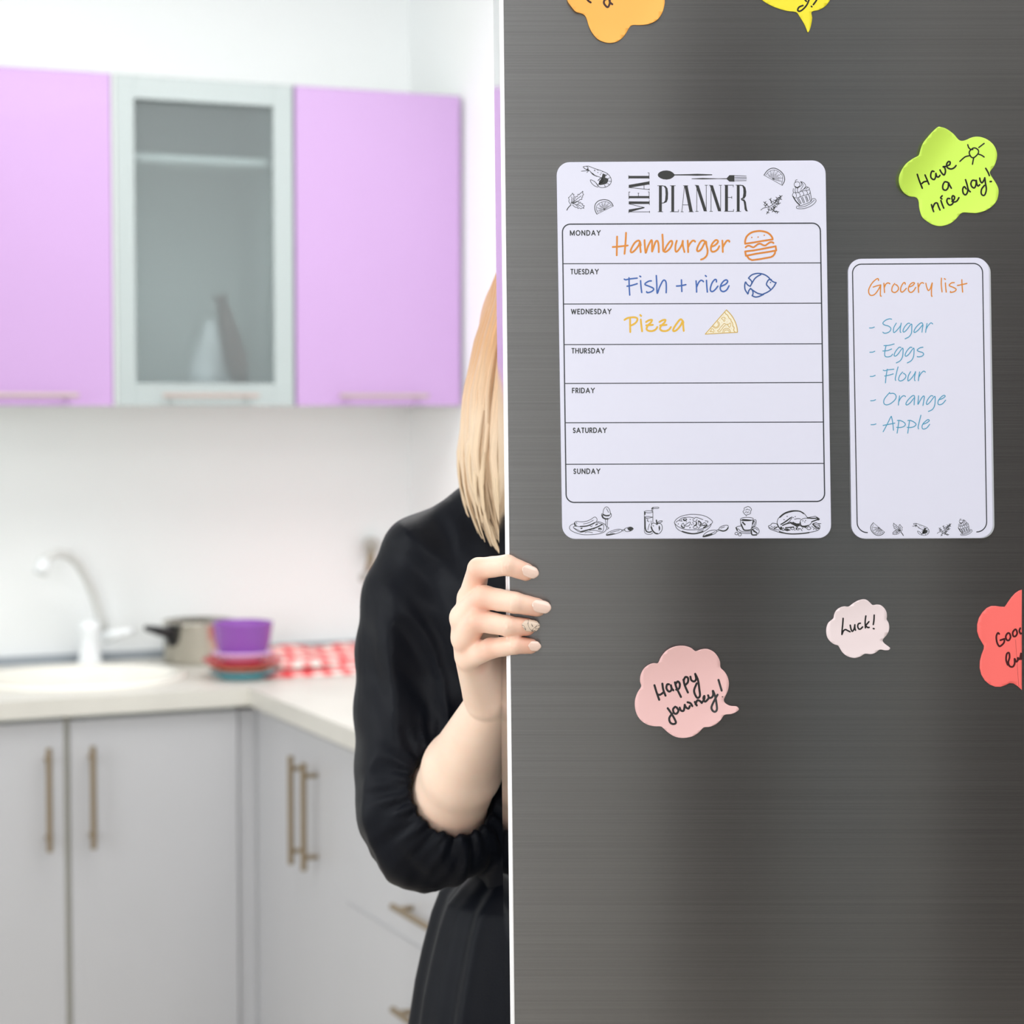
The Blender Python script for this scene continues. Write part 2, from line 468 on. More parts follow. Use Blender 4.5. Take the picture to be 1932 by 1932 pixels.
# tap
r = empty('tap', 'white swan-neck kitchen tap with a lever standing behind the sink', 'tap')
tb = on_z(186, 1262, ZC1)
TU, TV = tb[0], 0.085
bm = bmesh.new(); lathe(bm, K(TU, TV, ZC1 + .001), [(.0, 0), (.030, 0), (.031, .006), (.025, .012), (.023, .07), (.027, .085), (.023, .10), (.0, .105)], 28)
bm_obj('tap_body', bm, M_tap, r, smooth=True)
tp = lambda px, py, dv=0.0: K(*(lambda q: (q[0], q[1], q[2]))(on_v(px, TV + dv, py)))
bm = bmesh.new()
pp = [tp(195, 1190), tp(188, 1160), tp(178, 1125, .015), tp(163, 1090, .03), tp(148, 1063, .045), tp(130, 1047, .06), tp(108, 1043, .075), tp(90, 1052, .09), tp(79, 1074, .10)]
tube(bm, pp, [.013, .012, .0115, .011, .011, .011, .011, .011, .011], 16); bm_obj('spout', bm, M_tapspout, r, smooth=True)
bm = bmesh.new(); tube(bm, [tp(84, 1058, .096), tp(76, 1082, .105)], [.0155, .016], 16); bm_obj('spout_tip', bm, M_tap, r, smooth=True)
bm = bmesh.new(); tube(bm, [tp(200, 1200, .0), tp(222, 1196, .02), tp(252, 1190, .04)], [.018, .012, .008], 14); bm_obj('lever', bm, M_tap, r, smooth=True)
bm = bmesh.new(); tube(bm, [tp(180, 1190, .0), tp(163, 1183, .01)], [.014, .009], 12); bm_obj('knob', bm, M_tap, r, smooth=True)

# pot
def zpt(px, py): return on_z(px, py, ZC1)
q = zpt(400, 1259); r = empty('saucepan', 'stainless steel saucepan with a black handle beside the stacked dishes', 'saucepan')
pc = K(q[0] + .004, .13, ZC1 + .001); PR = .083
bm = bmesh.new(); lathe(bm, pc, [(0, 0), (PR - .005, 0), (PR, .006), (PR, .092), (PR + .004, .096), (PR - .002, .097), (PR - .003, .008), (0, .006)], 40)
bm_obj('pot_body', bm, M_steel, r, smooth=True)
bm = bmesh.new(); hd = (K(-.55, 0.32, 0) - K(0, 0, 0)); hd.z = 0; hd.normalize()
h0 = pc + hd * PR + Vector((0, 0, .075))
tube(bm, [h0 - hd * .003, h0 + hd * .02 + Vector((0, 0, .0)), h0 + hd * .05 + Vector((0, 0, .008)), h0 + hd * .09 + Vector((0, 0, .018))], [.012, .013, .011, .007], 14)
bm_obj('pot_handle', bm, M_plastic_black, r, smooth=True)
bm = bmesh.new(); wd = hd.cross(Vector((0, 0, 1)))
tube(bm, [h0 + wd * .012 + Vector((0, 0, .01)), h0 - hd * -.012 + Vector((0, 0, -.004)), h0 + hd * .004 - Vector((0, 0, .03))], [.011, .014, .009], 12)
bm_obj('handle_mount', bm, M_plastic_black, r, smooth=True)

# stacked dishes
q = zpt(478, 1287); dc = K(q[0], q[1] - .075, ZC1)
def plate(name, R, z0, h, m, lab):
    b = bmesh.new(); c = dc + Vector((0, 0, z0))
    lathe(b, c, [(0, 0), (R * .62, 0), (R * .66, h * .2), (R * .98, h * .75), (R, h * .9), (R * .97, h), (R * .62, h * .45), (0, h * .4)], 48)
    return tag(bm_obj(name, b, m, smooth=True), lab, 'plate' if name == 'plate' else 'bowl', 'dishes stacked on the worktop')
plate('plate', .074, .0006, .018, M_teal, 'teal plate at the bottom of the dish stack')
plate('plate', .076, .0145, .018, M_orange_c, 'terracotta plate second from the bottom of the dish stack')
plate('plate', .089, .029, .016, M_red, 'wide red plate in the middle of the dish stack')
plate('plate', .068, .039, .022, M_lilac, 'pale lilac shallow dish just under the purple bowl')
b = bmesh.new(); c = dc + Vector((0, 0, .0505))
lathe(b, c, [(0, 0), (.044, 0), (.050, .004), (.060, .03), (.0655, .071), (.067, .074), (.0635, .074), (.057, .032), (.046, .008), (0, .006)], 48)
tag(bm_obj('bowl', b, M_purple, smooth=True), 'purple bowl on top of the dish stack', 'bowl', 'dishes stacked on the worktop')

# checked towel
M_towel = bpy.data.materials.new('red_gingham'); M_towel.use_nodes = True
nt = M_towel.node_tree; _b = nt.nodes['Principled BSDF']; _b.inputs['Roughness'].default_value = .9
tc = nt.nodes.new('ShaderNodeTexCoord'); sp = nt.nodes.new('ShaderNodeSeparateXYZ'); nt.links.new(tc.outputs['UV'], sp.inputs[0])
outs = []
for ax in ('X', 'Y'):
    a = nt.nodes.new('ShaderNodeMath'); a.operation = 'MULTIPLY'; a.inputs[1].default_value = 1 / .045; nt.links.new(sp.outputs[ax], a.inputs[0])
    f = nt.nodes.new('ShaderNodeMath'); f.operation = 'FRACT'; nt.links.new(a.outputs[0], f.inputs[0])
    g = nt.nodes.new('ShaderNodeMath'); g.operation = 'GREATER_THAN'; g.inputs[1].default_value = .5; nt.links.new(f.outputs[0], g.inputs[0])
    outs.append(g)
ad = nt.nodes.new('ShaderNodeMath'); nt.links.new(outs[0].outputs[0], ad.inputs[0]); nt.links.new(outs[1].outputs[0], ad.inputs[1])
hf = nt.nodes.new('ShaderNodeMath'); hf.operation = 'MULTIPLY'; hf.inputs[1].default_value = .5; nt.links.new(ad.outputs[0], hf.inputs[0])
cr = nt.nodes.new('ShaderNodeValToRGB'); cr.color_ramp.elements[0].color = lin((250, 240, 232)) + (1,); cr.color_ramp.elements[1].color = lin((226, 62, 70)) + (1,)
e = cr.color_ramp.elements.new(.5); e.color = lin((244, 150, 148)) + (1,)
nt.links.new(hf.outputs[0], cr.inputs[0]); nt.links.new(cr.outputs[0], _b.inputs['Base Color'])
c0 = zpt(512, 1303); c1 = zpt(560, 1249)
def towel(u0, u1, v0, v1, z0, name, lab=None, parent=None, seed=0):
    nx, ny = 36, 30
    vs, fs, uv = [], [], []
    for j in range(ny + 1):
        for i in range(nx + 1):
            a, b_ = i / nx, j / ny
            u = u0 + (u1 - u0) * a + .012 * (b_ - .5); v = v0 + (v1 - v0) * b_ + .014 * math.sin(a * 3 + seed)
            zz = z0 + .009 + .004 * math.sin(a * 17 + seed) * math.sin(b_ * 9 + 1) + .003 * math.sin(b_ * 14 + a * 4)
            if min(a, 1 - a, b_, 1 - b_) < .01: zz = z0 + .001
            vs.append(K(u, v, zz)); uv.append((u - u0, v - v0))
    for j in range(ny):
        for i in range(nx):
            k = j * (nx + 1) + i; fs.append((k, k + 1, k + nx + 2, k + nx + 1))
    o = mesh_obj(name, vs, fs, M_towel, parent, smooth=True)
    ul = o.data.uv_layers.new(name='UVMap')
    for l in o.data.loops: ul.data[l.index].uv = uv[l.vertex_index]
    return o
uL = c0[0] + .02
t_ = towel(uL, UC - .06, .10, .50, ZC1 + .0008, 'tea_towel')
tag(t_, 'red and white checked tea towel lying on the worktop corner', 'towel')
towel(uL + .06, UC - .1, .13, .45, ZC1 + .016, 'folded_layer', parent=t_, seed=2)

# grey wall utensil glimpsed beside the shoulder
r = empty('wall_utensil', 'blurred grey utensil hanging on the back wall beside the black shoulder', 'utensil')
def wp(px, py, dv): q = on_v(px, dv, py); return K(q[0], q[1], q[2])
bm = bmesh.new(); tube(bm, [wp(700, 1030, .002), wp(700, 1030, .04)], [.022, .022], 20); bm_obj('rose', bm, M_grey_obj, r, smooth=False)
bm = bmesh.new(); tube(bm, [wp(700, 1030, .03), wp(699, 1060, .035), wp(692, 1078, .04)], [.012, .009, .006], 12); bm_obj('stem', bm, M_brass, r, smooth=True)
bm = bmesh.new(); tube(bm, [wp(692, 1080, .04), wp(682, 1092, .045), wp(678, 1094, .045)], [.005, .010, .004], 12); bm_obj('hook', bm, M_grey_obj, r, smooth=True)
# ------------------------------------------------------------------ refrigerator: its open door carries the boards and notes
LEAN = math.atan(21 / 1932)
EX = at(949 + 21 * 765 / 1932, 765, 0.0).x
def FR(p):                                # the door hangs a little out of plumb
    dx, dz = p[0], p[2] - 1.5
    return Vector((EX + dx * math.cos(LEAN) - dz * math.sin(LEAN), p[1], 1.5 + dx * math.sin(LEAN) + dz * math.cos(LEAN)))

M_steelface = bpy.data.materials.new('brushed_steel'); M_steelface.use_nodes = True
nt = M_steelface.node_tree; _b = nt.nodes['Principled BSDF']
_b.inputs['Metallic'].default_value = 0.9
_b.inputs['Anisotropic'].default_value = 0.9
tg = nt.nodes.new('ShaderNodeTangent'); tg.direction_type = 'UV_MAP'; tg.uv_map = 'UVMap'
nt.links.new(tg.outputs[0], _b.inputs['Tangent'])
tc = nt.nodes.new('ShaderNodeTexCoord'); mp = nt.nodes.new('ShaderNodeMapping')
mp.inputs['Scale'].default_value = (2.2, 1, 1500)
nt.links.new(tc.outputs['Object'], mp.inputs[0])
nz = nt.nodes.new('ShaderNodeTexNoise'); nz.inputs['Scale'].default_value = 1.0; nz.inputs['Detail'].default_value = 6
nt.links.new(mp.outputs[0], nz.inputs['Vector'])
cr = nt.nodes.new('ShaderNodeValToRGB')
STEEL = 0.222
cr.color_ramp.elements[0].position = .3; cr.color_ramp.elements[0].color = (STEEL * .90, STEEL * .90, STEEL * .91, 1)
cr.color_ramp.elements[1].position = .72; cr.color_ramp.elements[1].color = (STEEL * 1.10, STEEL * 1.10, STEEL * 1.11, 1)
nt.links.new(nz.outputs['Fac'], cr.inputs[0]); nt.links.new(cr.outputs[0], _b.inputs['Base Color'])
rr = nt.nodes.new('ShaderNodeMapRange'); rr.inputs['To Min'].default_value = .185; rr.inputs['To Max'].default_value = .215
nt.links.new(nz.outputs['Fac'], rr.inputs['Value']); nt.links.new(rr.outputs[0], _b.inputs['Roughness'])
bp = nt.nodes.new('ShaderNodeBump'); bp.inputs['Strength'].default_value = .04; bp.inputs['Distance'].default_value = .0002
nt.links.new(nz.outputs['Fac'], bp.inputs['Height']); nt.links.new(bp.outputs[0], _b.inputs['Normal'])

M_side = mat('polished_door_side', (205, 205, 208), 0.07, metal=1.0, var=0.01)
M_trim = mat('chrome_edge_bead', (250, 250, 252), 0.32, metal=0.35, var=0.0)
M_liner = mat('white_liner', (225, 228, 230), 0.4, var=0.01)
M_gasket = mat('grey_gasket', (120, 122, 124), 0.7, var=0.02)
M_body = mat('grey_fridge_side', (120, 121, 122), 0.4, metal=0.5, var=0.02)

fridge = empty('refrigerator', 'tall brushed steel refrigerator, its open door covered with boards and notes', 'refrigerator')
DZ0, DZ1, DW = 0.06, 2.02, 0.60
b = bmesh.new()
vs = [b.verts.new(FR(p)) for p in ((0.0004, 0, DZ0), (DW, 0, DZ0), (DW, 0, DZ1), (0.0004, 0, DZ1), (0.0004, .0022, DZ0), (DW, .0022, DZ0), (DW, .0022, DZ1), (0.0004, .0022, DZ1))]
for f in ((0, 1, 2, 3), (7, 6, 5, 4), (0, 4, 5, 1), (3, 2, 6, 7), (1, 5, 6, 2), (0, 3, 7, 4)): b.faces.new([vs[i] for i in f])
o = bm_obj('front_panel', b, M_steelface, fridge)
ul = o.data.uv_layers.new(name='UVMap')
for l in o.data.loops:
    co = o.data.vertices[l.vertex_index].co
    ul.data[l.index].uv = (co.z / 2.2, co.x / 2.2)

def extr(name, prof, m, z0, z1, smooth=True):
    n = len(prof)
    vs = [FR((p[0], p[1], z0)) for p in prof] + [FR((p[0], p[1], z1)) for p in prof]
    fs = [(i, (i + 1) % n, n + (i + 1) % n, n + i) for i in range(n)] + [tuple(range(n))[::-1], tuple(range(n, 2 * n))]
    b = bmesh.new(); V = [b.verts.new(v) for v in vs]
    for f in fs: b.faces.new([V[i] for i in f])
    o = bm_obj(name, b, m, fridge)
    return o
def arc(cx, cy, r, a0, a1, n):
    return [(cx + r * math.cos(math.radians(a0 + (a1 - a0) * i / n)), cy + r * math.sin(math.radians(a0 + (a1 - a0) * i / n))) for i in range(n + 1)]
extr('edge_trim', [(.0004, 0)] + arc(-.0001, .0016, .0017, 275, 180, 10) + [(-.0018, .0022), (.0004, .0022)], M_trim, DZ0, DZ1)
extr('edge_bead', arc(-.0019, .0036, .0011, 280, 180, 8) + [(-.0030, .0046), (.0004, .0046), (.0004, .0023), (-.0016, .0023)], M_trim, DZ0, DZ1)
extr('door_core', [(-.0030, .0047), (-.0081, .079), (-.0075, .080), (DW, .080), (DW, .0047)], M_side, DZ0, DZ1)
b = bmesh.new(); wbox(b, .012, DW - .02,   .0802, .091, DZ0 + .04, DZ1 - .04, .003, FR); bm_obj('gasket', b, M_gasket, fridge)
b = bmesh.new(); wbox(b, .05, DW - .05, .0912, .110, DZ0 + .08, DZ1 - .08, .006, FR)
for zz in (.35, .75, 1.55): wbox(b, .06, DW - .06, .110, .165, zz, zz + .07, .006, FR)
bm_obj('door_liner', b, M_liner, fridge)
b = bmesh.new(); wbox(b, .66, 1.32, .01, .60, .05, 2.02, .004, FR); bm_obj('cabinet_body', b, M_body, fridge)
for xx, yy in ((.70, .06), (.70, .54), (1.26, .06), (1.26, .54), (DW - .03, .03)):
    b = bmesh.new(); tube(b, [(xx + EX, yy, 0.0), (xx + EX, yy, .088)], .017, 12)
    bm_obj('foot', b, M_plastic_black, fridge)
for zz in (.12, 1.95):
    b = bmesh.new(); wbox(b, DW - .04, .70, .012, .075, zz, zz + .02, .002, FR)
    bm_obj('hinge', b, M_steel, fridge)

# ------------------------------------------------------------------ flat print and handwriting: thin strokes traced in pixels of the photograph
def parse(s):
    out = []
    for st in s.split(';'):
        st = st.strip()
        if st: out.append([tuple(float(a) for a in p.split(',')) for p in st.split()])
    return out

def smooth_line(p, n=5):
    if len(p) < 3: return p
    q = [p[0]] + p + [p[-1]]; out = []
    closed = p[0] == p[-1]
    if closed: q = [p[-2]] + p + [p[1]]
    for i in range(1, len(q) - 2):
        for k in range(n):
            t = k / n; r_ = []
            for c in (0, 1):
                a, b_, c_, d = q[i - 1][c], q[i][c], q[i + 1][c], q[i + 2][c]
                r_.append(.5 * (2 * b_ + (c_ - a) * t + (2 * a - 5 * b_ + 4 * c_ - d) * t * t + (3 * b_ - a - 3 * c_ + d) * t ** 3))
            out.append(tuple(r_))
    out.append(p[-1])
    return out

class Ink:
    """collects strokes and fills in photograph pixels, then maps them on the surface they are written on"""
    def __init__(s, ox, oy, sc): s.o = (ox, oy, sc); s.v = []; s.f = []; s.z = []; s.k = 0
    def crop(s, ox, oy, sc): s.o = (ox, oy, sc); return s
    def lift(s):                         # overlapping strokes lie a hair above one another
        s.z += [(s.k % 9) * 6e-6] * (len(s.v) - len(s.z)); s.k += 1
    def px(s, p): return (s.o[0] + p[0] / s.o[2], s.o[1] + p[1] / s.o[2])
    def line(s, txt, w, curve=True, tf=None):
        for st in (parse(txt) if isinstance(txt, str) else txt):
            if tf: st = [tf(p) for p in st]
            pts = [s.px(p) for p in st]
            if curve: pts = smooth_line(pts)
            q = [pts[0]]
            for p in pts[1:]:
                if math.dist(p, q[-1]) > .12: q.append(p)
            if len(q) == 1: q.append((q[0][0] + .2, q[0][1]))
            cut = [0]
            for i in range(1, len(q) - 1):
                d1 = (q[i][0] - q[i-1][0], q[i][1] - q[i-1][1]); d2 = (q[i+1][0] - q[i][0], q[i+1][1] - q[i][1])
                if d1[0] * d2[0] + d1[1] * d2[1] < .55 * math.hypot(*d1) * math.hypot(*d2): cut.append(i)
            cut.append(len(q) - 1)
            for c0_, c1_ in zip(cut, cut[1:]): s.strip(q[c0_:c1_ + 1], w)
        return s
    def strip(s, q, w):
            n = len(q); L = []; R = []
            for i in range(n):
                a = q[max(i - 1, 0)]; c = q[min(i + 1, n - 1)]
                if 0 < i < n - 1:
                    d1 = (q[i][0] - a[0], q[i][1] - a[1]); d2 = (c[0] - q[i][0], c[1] - q[i][1])
                    l1 = math.hypot(*d1) or 1; l2 = math.hypot(*d2) or 1
                    dx, dy = d1[0] / l1 + d2[0] / l2, d1[1] / l1 + d2[1] / l2
                    l = math.hypot(dx, dy)
                    if l < .3: dx, dy = d1[0] / l1, d1[1] / l1; l = 1
                else:
                    dx, dy = c[0] - a[0], c[1] - a[1]; l = math.hypot(dx, dy) or 1
                nx, ny = -dy / l * w / 2, dx / l * w / 2
                L.append((q[i][0] + nx, q[i][1] + ny)); R.append((q[i][0] - nx, q[i][1] - ny))
            b0 = len(s.v); s.v += L + R
            for i in range(n - 1): s.f.append((b0 + i, b0 + i + 1, b0 + n + i + 1, b0 + n + i))
            for e, side in ((0, -1), (n - 1, 1)):
                cx, cy = q[e]; ax = math.atan2(L[e][1] - cy, L[e][0] - cx)
                b1 = len(s.v); K_ = 6
                s.v += [(cx + w / 2 * math.cos(ax - side * math.pi * k / K_), cy + w / 2 * math.sin(ax - side * math.pi * k / K_)) for k in range(K_ + 1)]
                s.f.append(tuple(range(b1, b1 + K_ + 1)))
            zb = (s.k % 9) * 6e-6; s.k += 1
            s.z += [zb + i * 6e-7 for i in range(n)] * 2 + [zb] * (K_ + 1) + [zb + (n - 1) * 6e-7] * (K_ + 1)
    def fill(s, txt, curve=False, tf=None):
        for st in (parse(txt) if isinstance(txt, str) else txt):
            if tf: st = [tf(p) for p in st]
            pts = [s.px(p) for p in st]
            if curve: pts = smooth_line(pts + [pts[0]], 4)[:-1]
            b = bmesh.new(); vs = [b.verts.new((p[0], p[1], 0)) for p in pts]
            try:
                f = b.faces.new(vs); bmesh.ops.triangulate(b, faces=[f])
                b0 = len(s.v); b.verts.index_update(); s.v += [(v.co.x, v.co.y) for v in b.verts]
                s.f += [tuple(b0 + v.index for v in f.verts) for f in b.faces]; s.lift()
            except ValueError: pass
            b.free()
        return s
    def dots(s, txt, r):
        for p in parse(txt)[0]:
            c = s.px(p); b0 = len(s.v)
            s.v += [(c[0] + r * math.cos(k * math.pi / 4), c[1] + r * math.sin(k * math.pi / 4)) for k in range(8)]
            s.f.append(tuple(range(b0, b0 + 8))); s.lift()
        return s
    def done(s, name, m, parent, surf, label=None):
        vs = [surf(p[0], p[1]) - Vector((0, z, 0)) for p, z in zip(s.v, s.z)]
        fs = []
        for f in s.f:                    # all faces look at the camera
            A = sum((s.v[f[i]][0] * s.v[f[(i + 1) % len(f)]][1] - s.v[f[(i + 1) % len(f)]][0] * s.v[f[i]][1]) for i in range(len(f)))
            fs.append(f if A < 0 else f[::-1])
        return mesh_obj(name, vs, fs, m, parent, label=label)

def inkmat(name, rgb, rough=.45): return mat(name, rgb, rough, var=.04, scale=60)
I_black = inkmat('print_black', (34, 36, 36)); I_line = inkmat('print_line', (38, 42, 52))
I_orange = inkmat('marker_orange', (216, 134, 38)); I_blue = inkmat('marker_blue', (52, 96, 172))
I_yellow = inkmat('marker_yellow', (226, 178, 52)); I_cyan = inkmat('marker_cyan', (66, 154, 190))
I_burger = inkmat('marker_burger', (212, 128, 40)); I_navy = inkmat('marker_navy', (44, 84, 150)); I_gold = inkmat('marker_gold', (204, 168, 70))
I_pen = inkmat('black_marker', (14, 10, 12), .35); I_maroon = inkmat('dark_marker', (66, 2, 6), .4)
I_fill = inkmat('icon_white_fill', (236, 238, 246))

def rounded(corners, r, n=8):
    out = []; m = len(corners)
    for i in range(m):
        p = Vector(corners[i]); a = Vector(corners[i - 1]); c = Vector(corners[(i + 1) % m])
        u = (a - p).normalized(); w = (c - p).normalized()
        ri = r[i] if isinstance(r, (list, tuple)) else r
        cc = p + u * ri + w * ri
        s0 = p + u * ri; s1 = p + w * ri
        for k in range(n + 1):
            t = math.pi / 2 * k / n
            out.append(tuple(cc + (s0 - cc) * math.cos(t) + (s1 - cc) * math.sin(t)))
    return out

def board(name, outline, Yf, th, bev, m, parent=None):
    b = bmesh.new()
    f = b.faces.new([b.verts.new(at(p[0], p[1], Yf)) for p in outline])
    ex = bmesh.ops.extrude_face_region(b, geom=[f])
    for g in ex['geom']:
        if isinstance(g, bmesh.types.BMVert): g.co.y = Yf + th
    fe = [e for e in b.edges if all(abs(v.co.y - Yf) < 1e-7 for v in e.verts)]
    bmesh.ops.bevel(b, geom=fe, offset=bev, segments=2, affect='EDGES')
    return bm_obj(name, b, m, parent)

M_board = mat('white_coated_board', (222, 223, 240), 0.28, var=0.004, Coat_Weight=0.2)
M_boardedge = mat('white_sheet', (235, 236, 246), 0.4, var=0.004)

# --- meal planner
planner = empty('meal_planner_board', 'large white magnetic weekly planner board with printed day rows', 'board')
PY = -.0018
board('board_panel', rounded([(1050, 306), (1061, 1017), (1568.5, 1015.5), (1557.5, 302.5)], 25), PY, .0016, .00035, M_board, planner)
SF = lambda x, y: at(x, y, PY - .00006)
SF2 = lambda x, y: at(x, y, PY - .00010)
fr_ = rounded([(1061, 423), (1068.3, 948), (1556, 946), (1547.6, 421)], 15)
Ink(0, 0, 1).line([fr_ + [fr_[0]]], 2.3, curve=False).done('frame_line', I_line, planner, SF)
for (yl, yr) in ((497.6, 496), (573.6, 572), (650.2, 648.6), (723.5, 721.6), (797.6, 796.2), (876, 874.3)):
    xl = 1061 + (yl - 423) * 7.3 / 525; xr = 1547.6 + (yr - 421) * 8.4 / 525
    Ink(0, 0, 1).line([[(xl, yl), (xr, yr)]], 1.7, curve=False).done('row_line', I_line, planner, SF)

GLY = {'M': (1.0, "0,1 0,0 .5,.95 1,0 1,1"), 'O': (1.0, "o"), 'N': (.78, "0,1 0,0 1,1 1,0"), 'D': (.78, "d"), 'A': (.9, "0,1 .5,0 1,1;.2,.68 .8,.68"),
       'Y': (.82, "0,0 .5,.48 1,0;.5,.48 .5,1"), 'T': (.58, "0,0 1,0;.5,0 .5,1"), 'U': (.72, "u"), 'E': (.5, "1,0 0,0 0,1 1,1;0,.48 .92,.48"), 'S': (.5, "s"),
       'W': (1.2, "0,0 .25,1 .5,.05 .75,1 1,0"), 'H': (.72, "0,0 0,1;1,0 1,1;0,.48 1,.48"), 'R': (.56, "r"), 'F': (.48, "1,0 0,0 0,1;0,.48 .92,.48"), 'I': (.02, "0,0 0,1")}
def glyph(ch):
    w, t = GLY[ch]; w *= .84
    el = lambda a0, a1, cx, cy, rx, ry, n=14: [(cx + rx * math.cos(math.radians(a0 + (a1 - a0) * i / n)), cy + ry * math.sin(math.radians(a0 + (a1 - a0) * i / n))) for i in range(n + 1)]
    if t == 'o': st = [el(0, 360, .5, .5, .5, .5, 24)]
    elif t == 'd': st = [[(0, 0), (.35, 0)] + el(-80, 80, .4, .5, .6, .5) + [(.35, 1), (0, 1), (0, 0)]]
    elif t == 'u': st = [[(0, 0), (0, .6)] + el(180, 0, .5, .62, .5, .38)[1:-1] + [(1, .6), (1, 0)]]
    elif t == 's': st = [el(-25, -255, .52, .26, .44, .26) + el(-75, 145, .5, .74, .5, .26)]
    elif t == 'r': st = [[(0, 1), (0, 0), (.45, 0)] + el(-85, 85, .5, .27, .42, .27) + [(.45, .55), (0, .55)], [(.4, .55), (1, 1)]]
    else: st = [[tuple(float(a) for a in p.split(',')) for p in q.split()] for q in t.split(';')]
    return w, st
def text_print(txt, x, y, wpx, hpx, parent, surf, name='day_name'):
    gl = [glyph(c) for c in txt]; H_ = hpx - 2.1
    gap = (wpx - 2.1 - sum(g_[0] for g_ in gl) * H_) / (len(txt) - 1)
    k = Ink(0, 0, 1); cx = x + 1.05
    for w, st in gl:
        k.line([[(cx + p[0] * w * H_, y - 1.05 - (1 - p[1]) * H_ - .0045 * (cx - x)) for p in q] for q in st], 1.85, False)
        cx += w * H_ + gap
    return k.done(name, I_black, parent, surf)
for t, x, y, w in (('MONDAY', 1075, 445, 58.5), ('TUESDAY', 1076, 518, 54), ('WEDNESDAY', 1077, 593.3, 77), ('THURSDAY', 1078, 667.3, 63.5),
                   ('FRIDAY', 1079, 742.2, 43.5), ('SATURDAY', 1080.5, 817.4, 64.5), ('SUNDAY', 1081.5, 894.6, 51.5)):
    text_print(t, x, y, w, 10.8, planner, SF)

# title lettering
C2, C3 = (1050, 300, 7.156), (1300, 300, 7.156)
k = Ink(*C2)
k.fill("1383,362 1422,362 1422,710 1383,710; 1425,358 1470,362 1498,395 1506,460 1503,540 1488,582 1450,598 1422,600 1422,590 1445,588 1465,560 1472,480 1468,400 1450,370 1425,366")
k.fill("1550,362 1588,362 1588,710 1550,710; 1725,360 1768,360 1840,712 1795,712")
k.line("1365,360 1435,360; 1370,712 1435,712; 1535,360 1605,360; 1535,712 1647,712; 1646,685 1646,712; 1728,362 1692,712; 1702,620 1785,620; 1680,713 1712,713; 1785,713 1850,713; 1712,360 1775,360", 1.0, False)
k.crop(*C3)
k.fill("88,355 130,355 242,706 200,706; 280,355 322,355 434,706 393,706; 485,354 525,354 525,706 485,706; 645,352 683,352 683,708 645,708; 683,350 730,352 762,385 773,440 769,500 746,535 700,545 700,535 725,520 734,460 732,400 720,365 683,360; 712,542 745,545 768,580 775,640 785,690 798,706 768,706 750,680 745,620 735,570 700,552")
k.line("105,380 105,706; 232,356 232,690; 88,707 125,707; 215,355 250,355; 80,355 110,355; 297,380 297,706; 427,356 427,690; 280,707 317,707; 405,355 442,355; 272,355 300,355; 475,353 598,353; 597,353 597,378; 525,518 577,518; 577,505 577,532; 477,706 602,706; 601,680 601,706; 630,352 700,352; 635,708 700,708", 1.0, False)
k.done('title_lettering', I_black, planner, SF)
k = Ink(*C2)
k.fill("975,572 1252,574 1252,607 975,608; 975,682 975,720 1186,663 1186,648; 975,500 1250,500 1250,530 975,530; 975,350 975,390 1250,343 1250,302; 972,228 1250,228 1250,262 972,262")
k.line("978,714 1255,714; 1186,655 976,606; 1256,703 1256,726; 1253,560 1253,617; 976,698 976,728; 977,445 977,540; 1251,443 1251,540; 1106,462 1106,500; 1098,462 1114,462; 977,446 992,446; 1238,444 1251,444; 975,385 1250,412; 1181,348 1181,404; 1252,298 1252,347; 1252,400 1252,420; 974,222 974,268; 1250,187 1250,268; 1232,187 1250,187", 1.0, False)
k.done('title_lettering', I_black, planner, SF)
k = Ink(*C2)
k.fill("1366,215 1375,192 1400,172 1440,158 1490,154 1535,162 1570,182 1592,206 1600,215 1592,226 1570,250 1535,270 1490,278 1440,273 1400,258 1375,238")
k.crop(1050, 300, 7.156)
k.fill("1590,208 1790,204 1900,200 2100,207 2103,213 2100,219 1900,226 1790,222 1590,221")
k.done('spoon_symbol', I_black, planner, SF)
k = Ink(*C3)
k.fill("35,262 180,256 400,262 508,260 545,218 612,218 612,306 545,305 508,272 400,270 180,275 35,270")
k.line("605,224 772,230; 605,247 775,250; 605,270 776,268; 605,294 772,292", 1.05, False)
k.done('fork_symbol', I_black, planner, SF)

def shrimp(k, tf=None, w=1.0, fat=1.0):
    k.line("430,95 520,130 620,165 690,200 730,250 740,300 715,350 660,380 600,385 560,365; 440,150 500,210 570,240 590,245; 560,365 520,310 460,280 470,320 510,360 560,380; 510,300 540,330 565,360; 430,95 360,105 400,140 430,120; 440,150 410,182; 335,165 430,155; 690,200 668,228; 730,250 700,262; 740,300 703,300; 715,350 690,330; 660,380 648,350; 405,95 425,118", w, tf=tf)
    k.line("560,290 590,262 600,250; 578,303 612,268; 592,312 628,280", 1.5 * fat, tf=tf)
    k.fill("625,195 668,212 655,250 700,265 697,300 678,332 640,345 590,352 562,345 615,325 640,290 612,240; 455,178 490,190 525,222 570,240 540,238 490,215; 360,105 400,138 425,125 440,155 415,160", tf=tf)
    for p in ((510, 150), (555, 150), (555, 182), (600, 190), (620, 170), (515, 158), (590, 210)): k.line([[tuple(tf(p)) if tf else p, tuple(tf((p[0] + 5, p[1]))) if tf else (p[0] + 5, p[1])]], 1.3 * fat)
k = Ink(*C2); shrimp(k); k.done('shrimp_drawing', I_black, planner, SF)
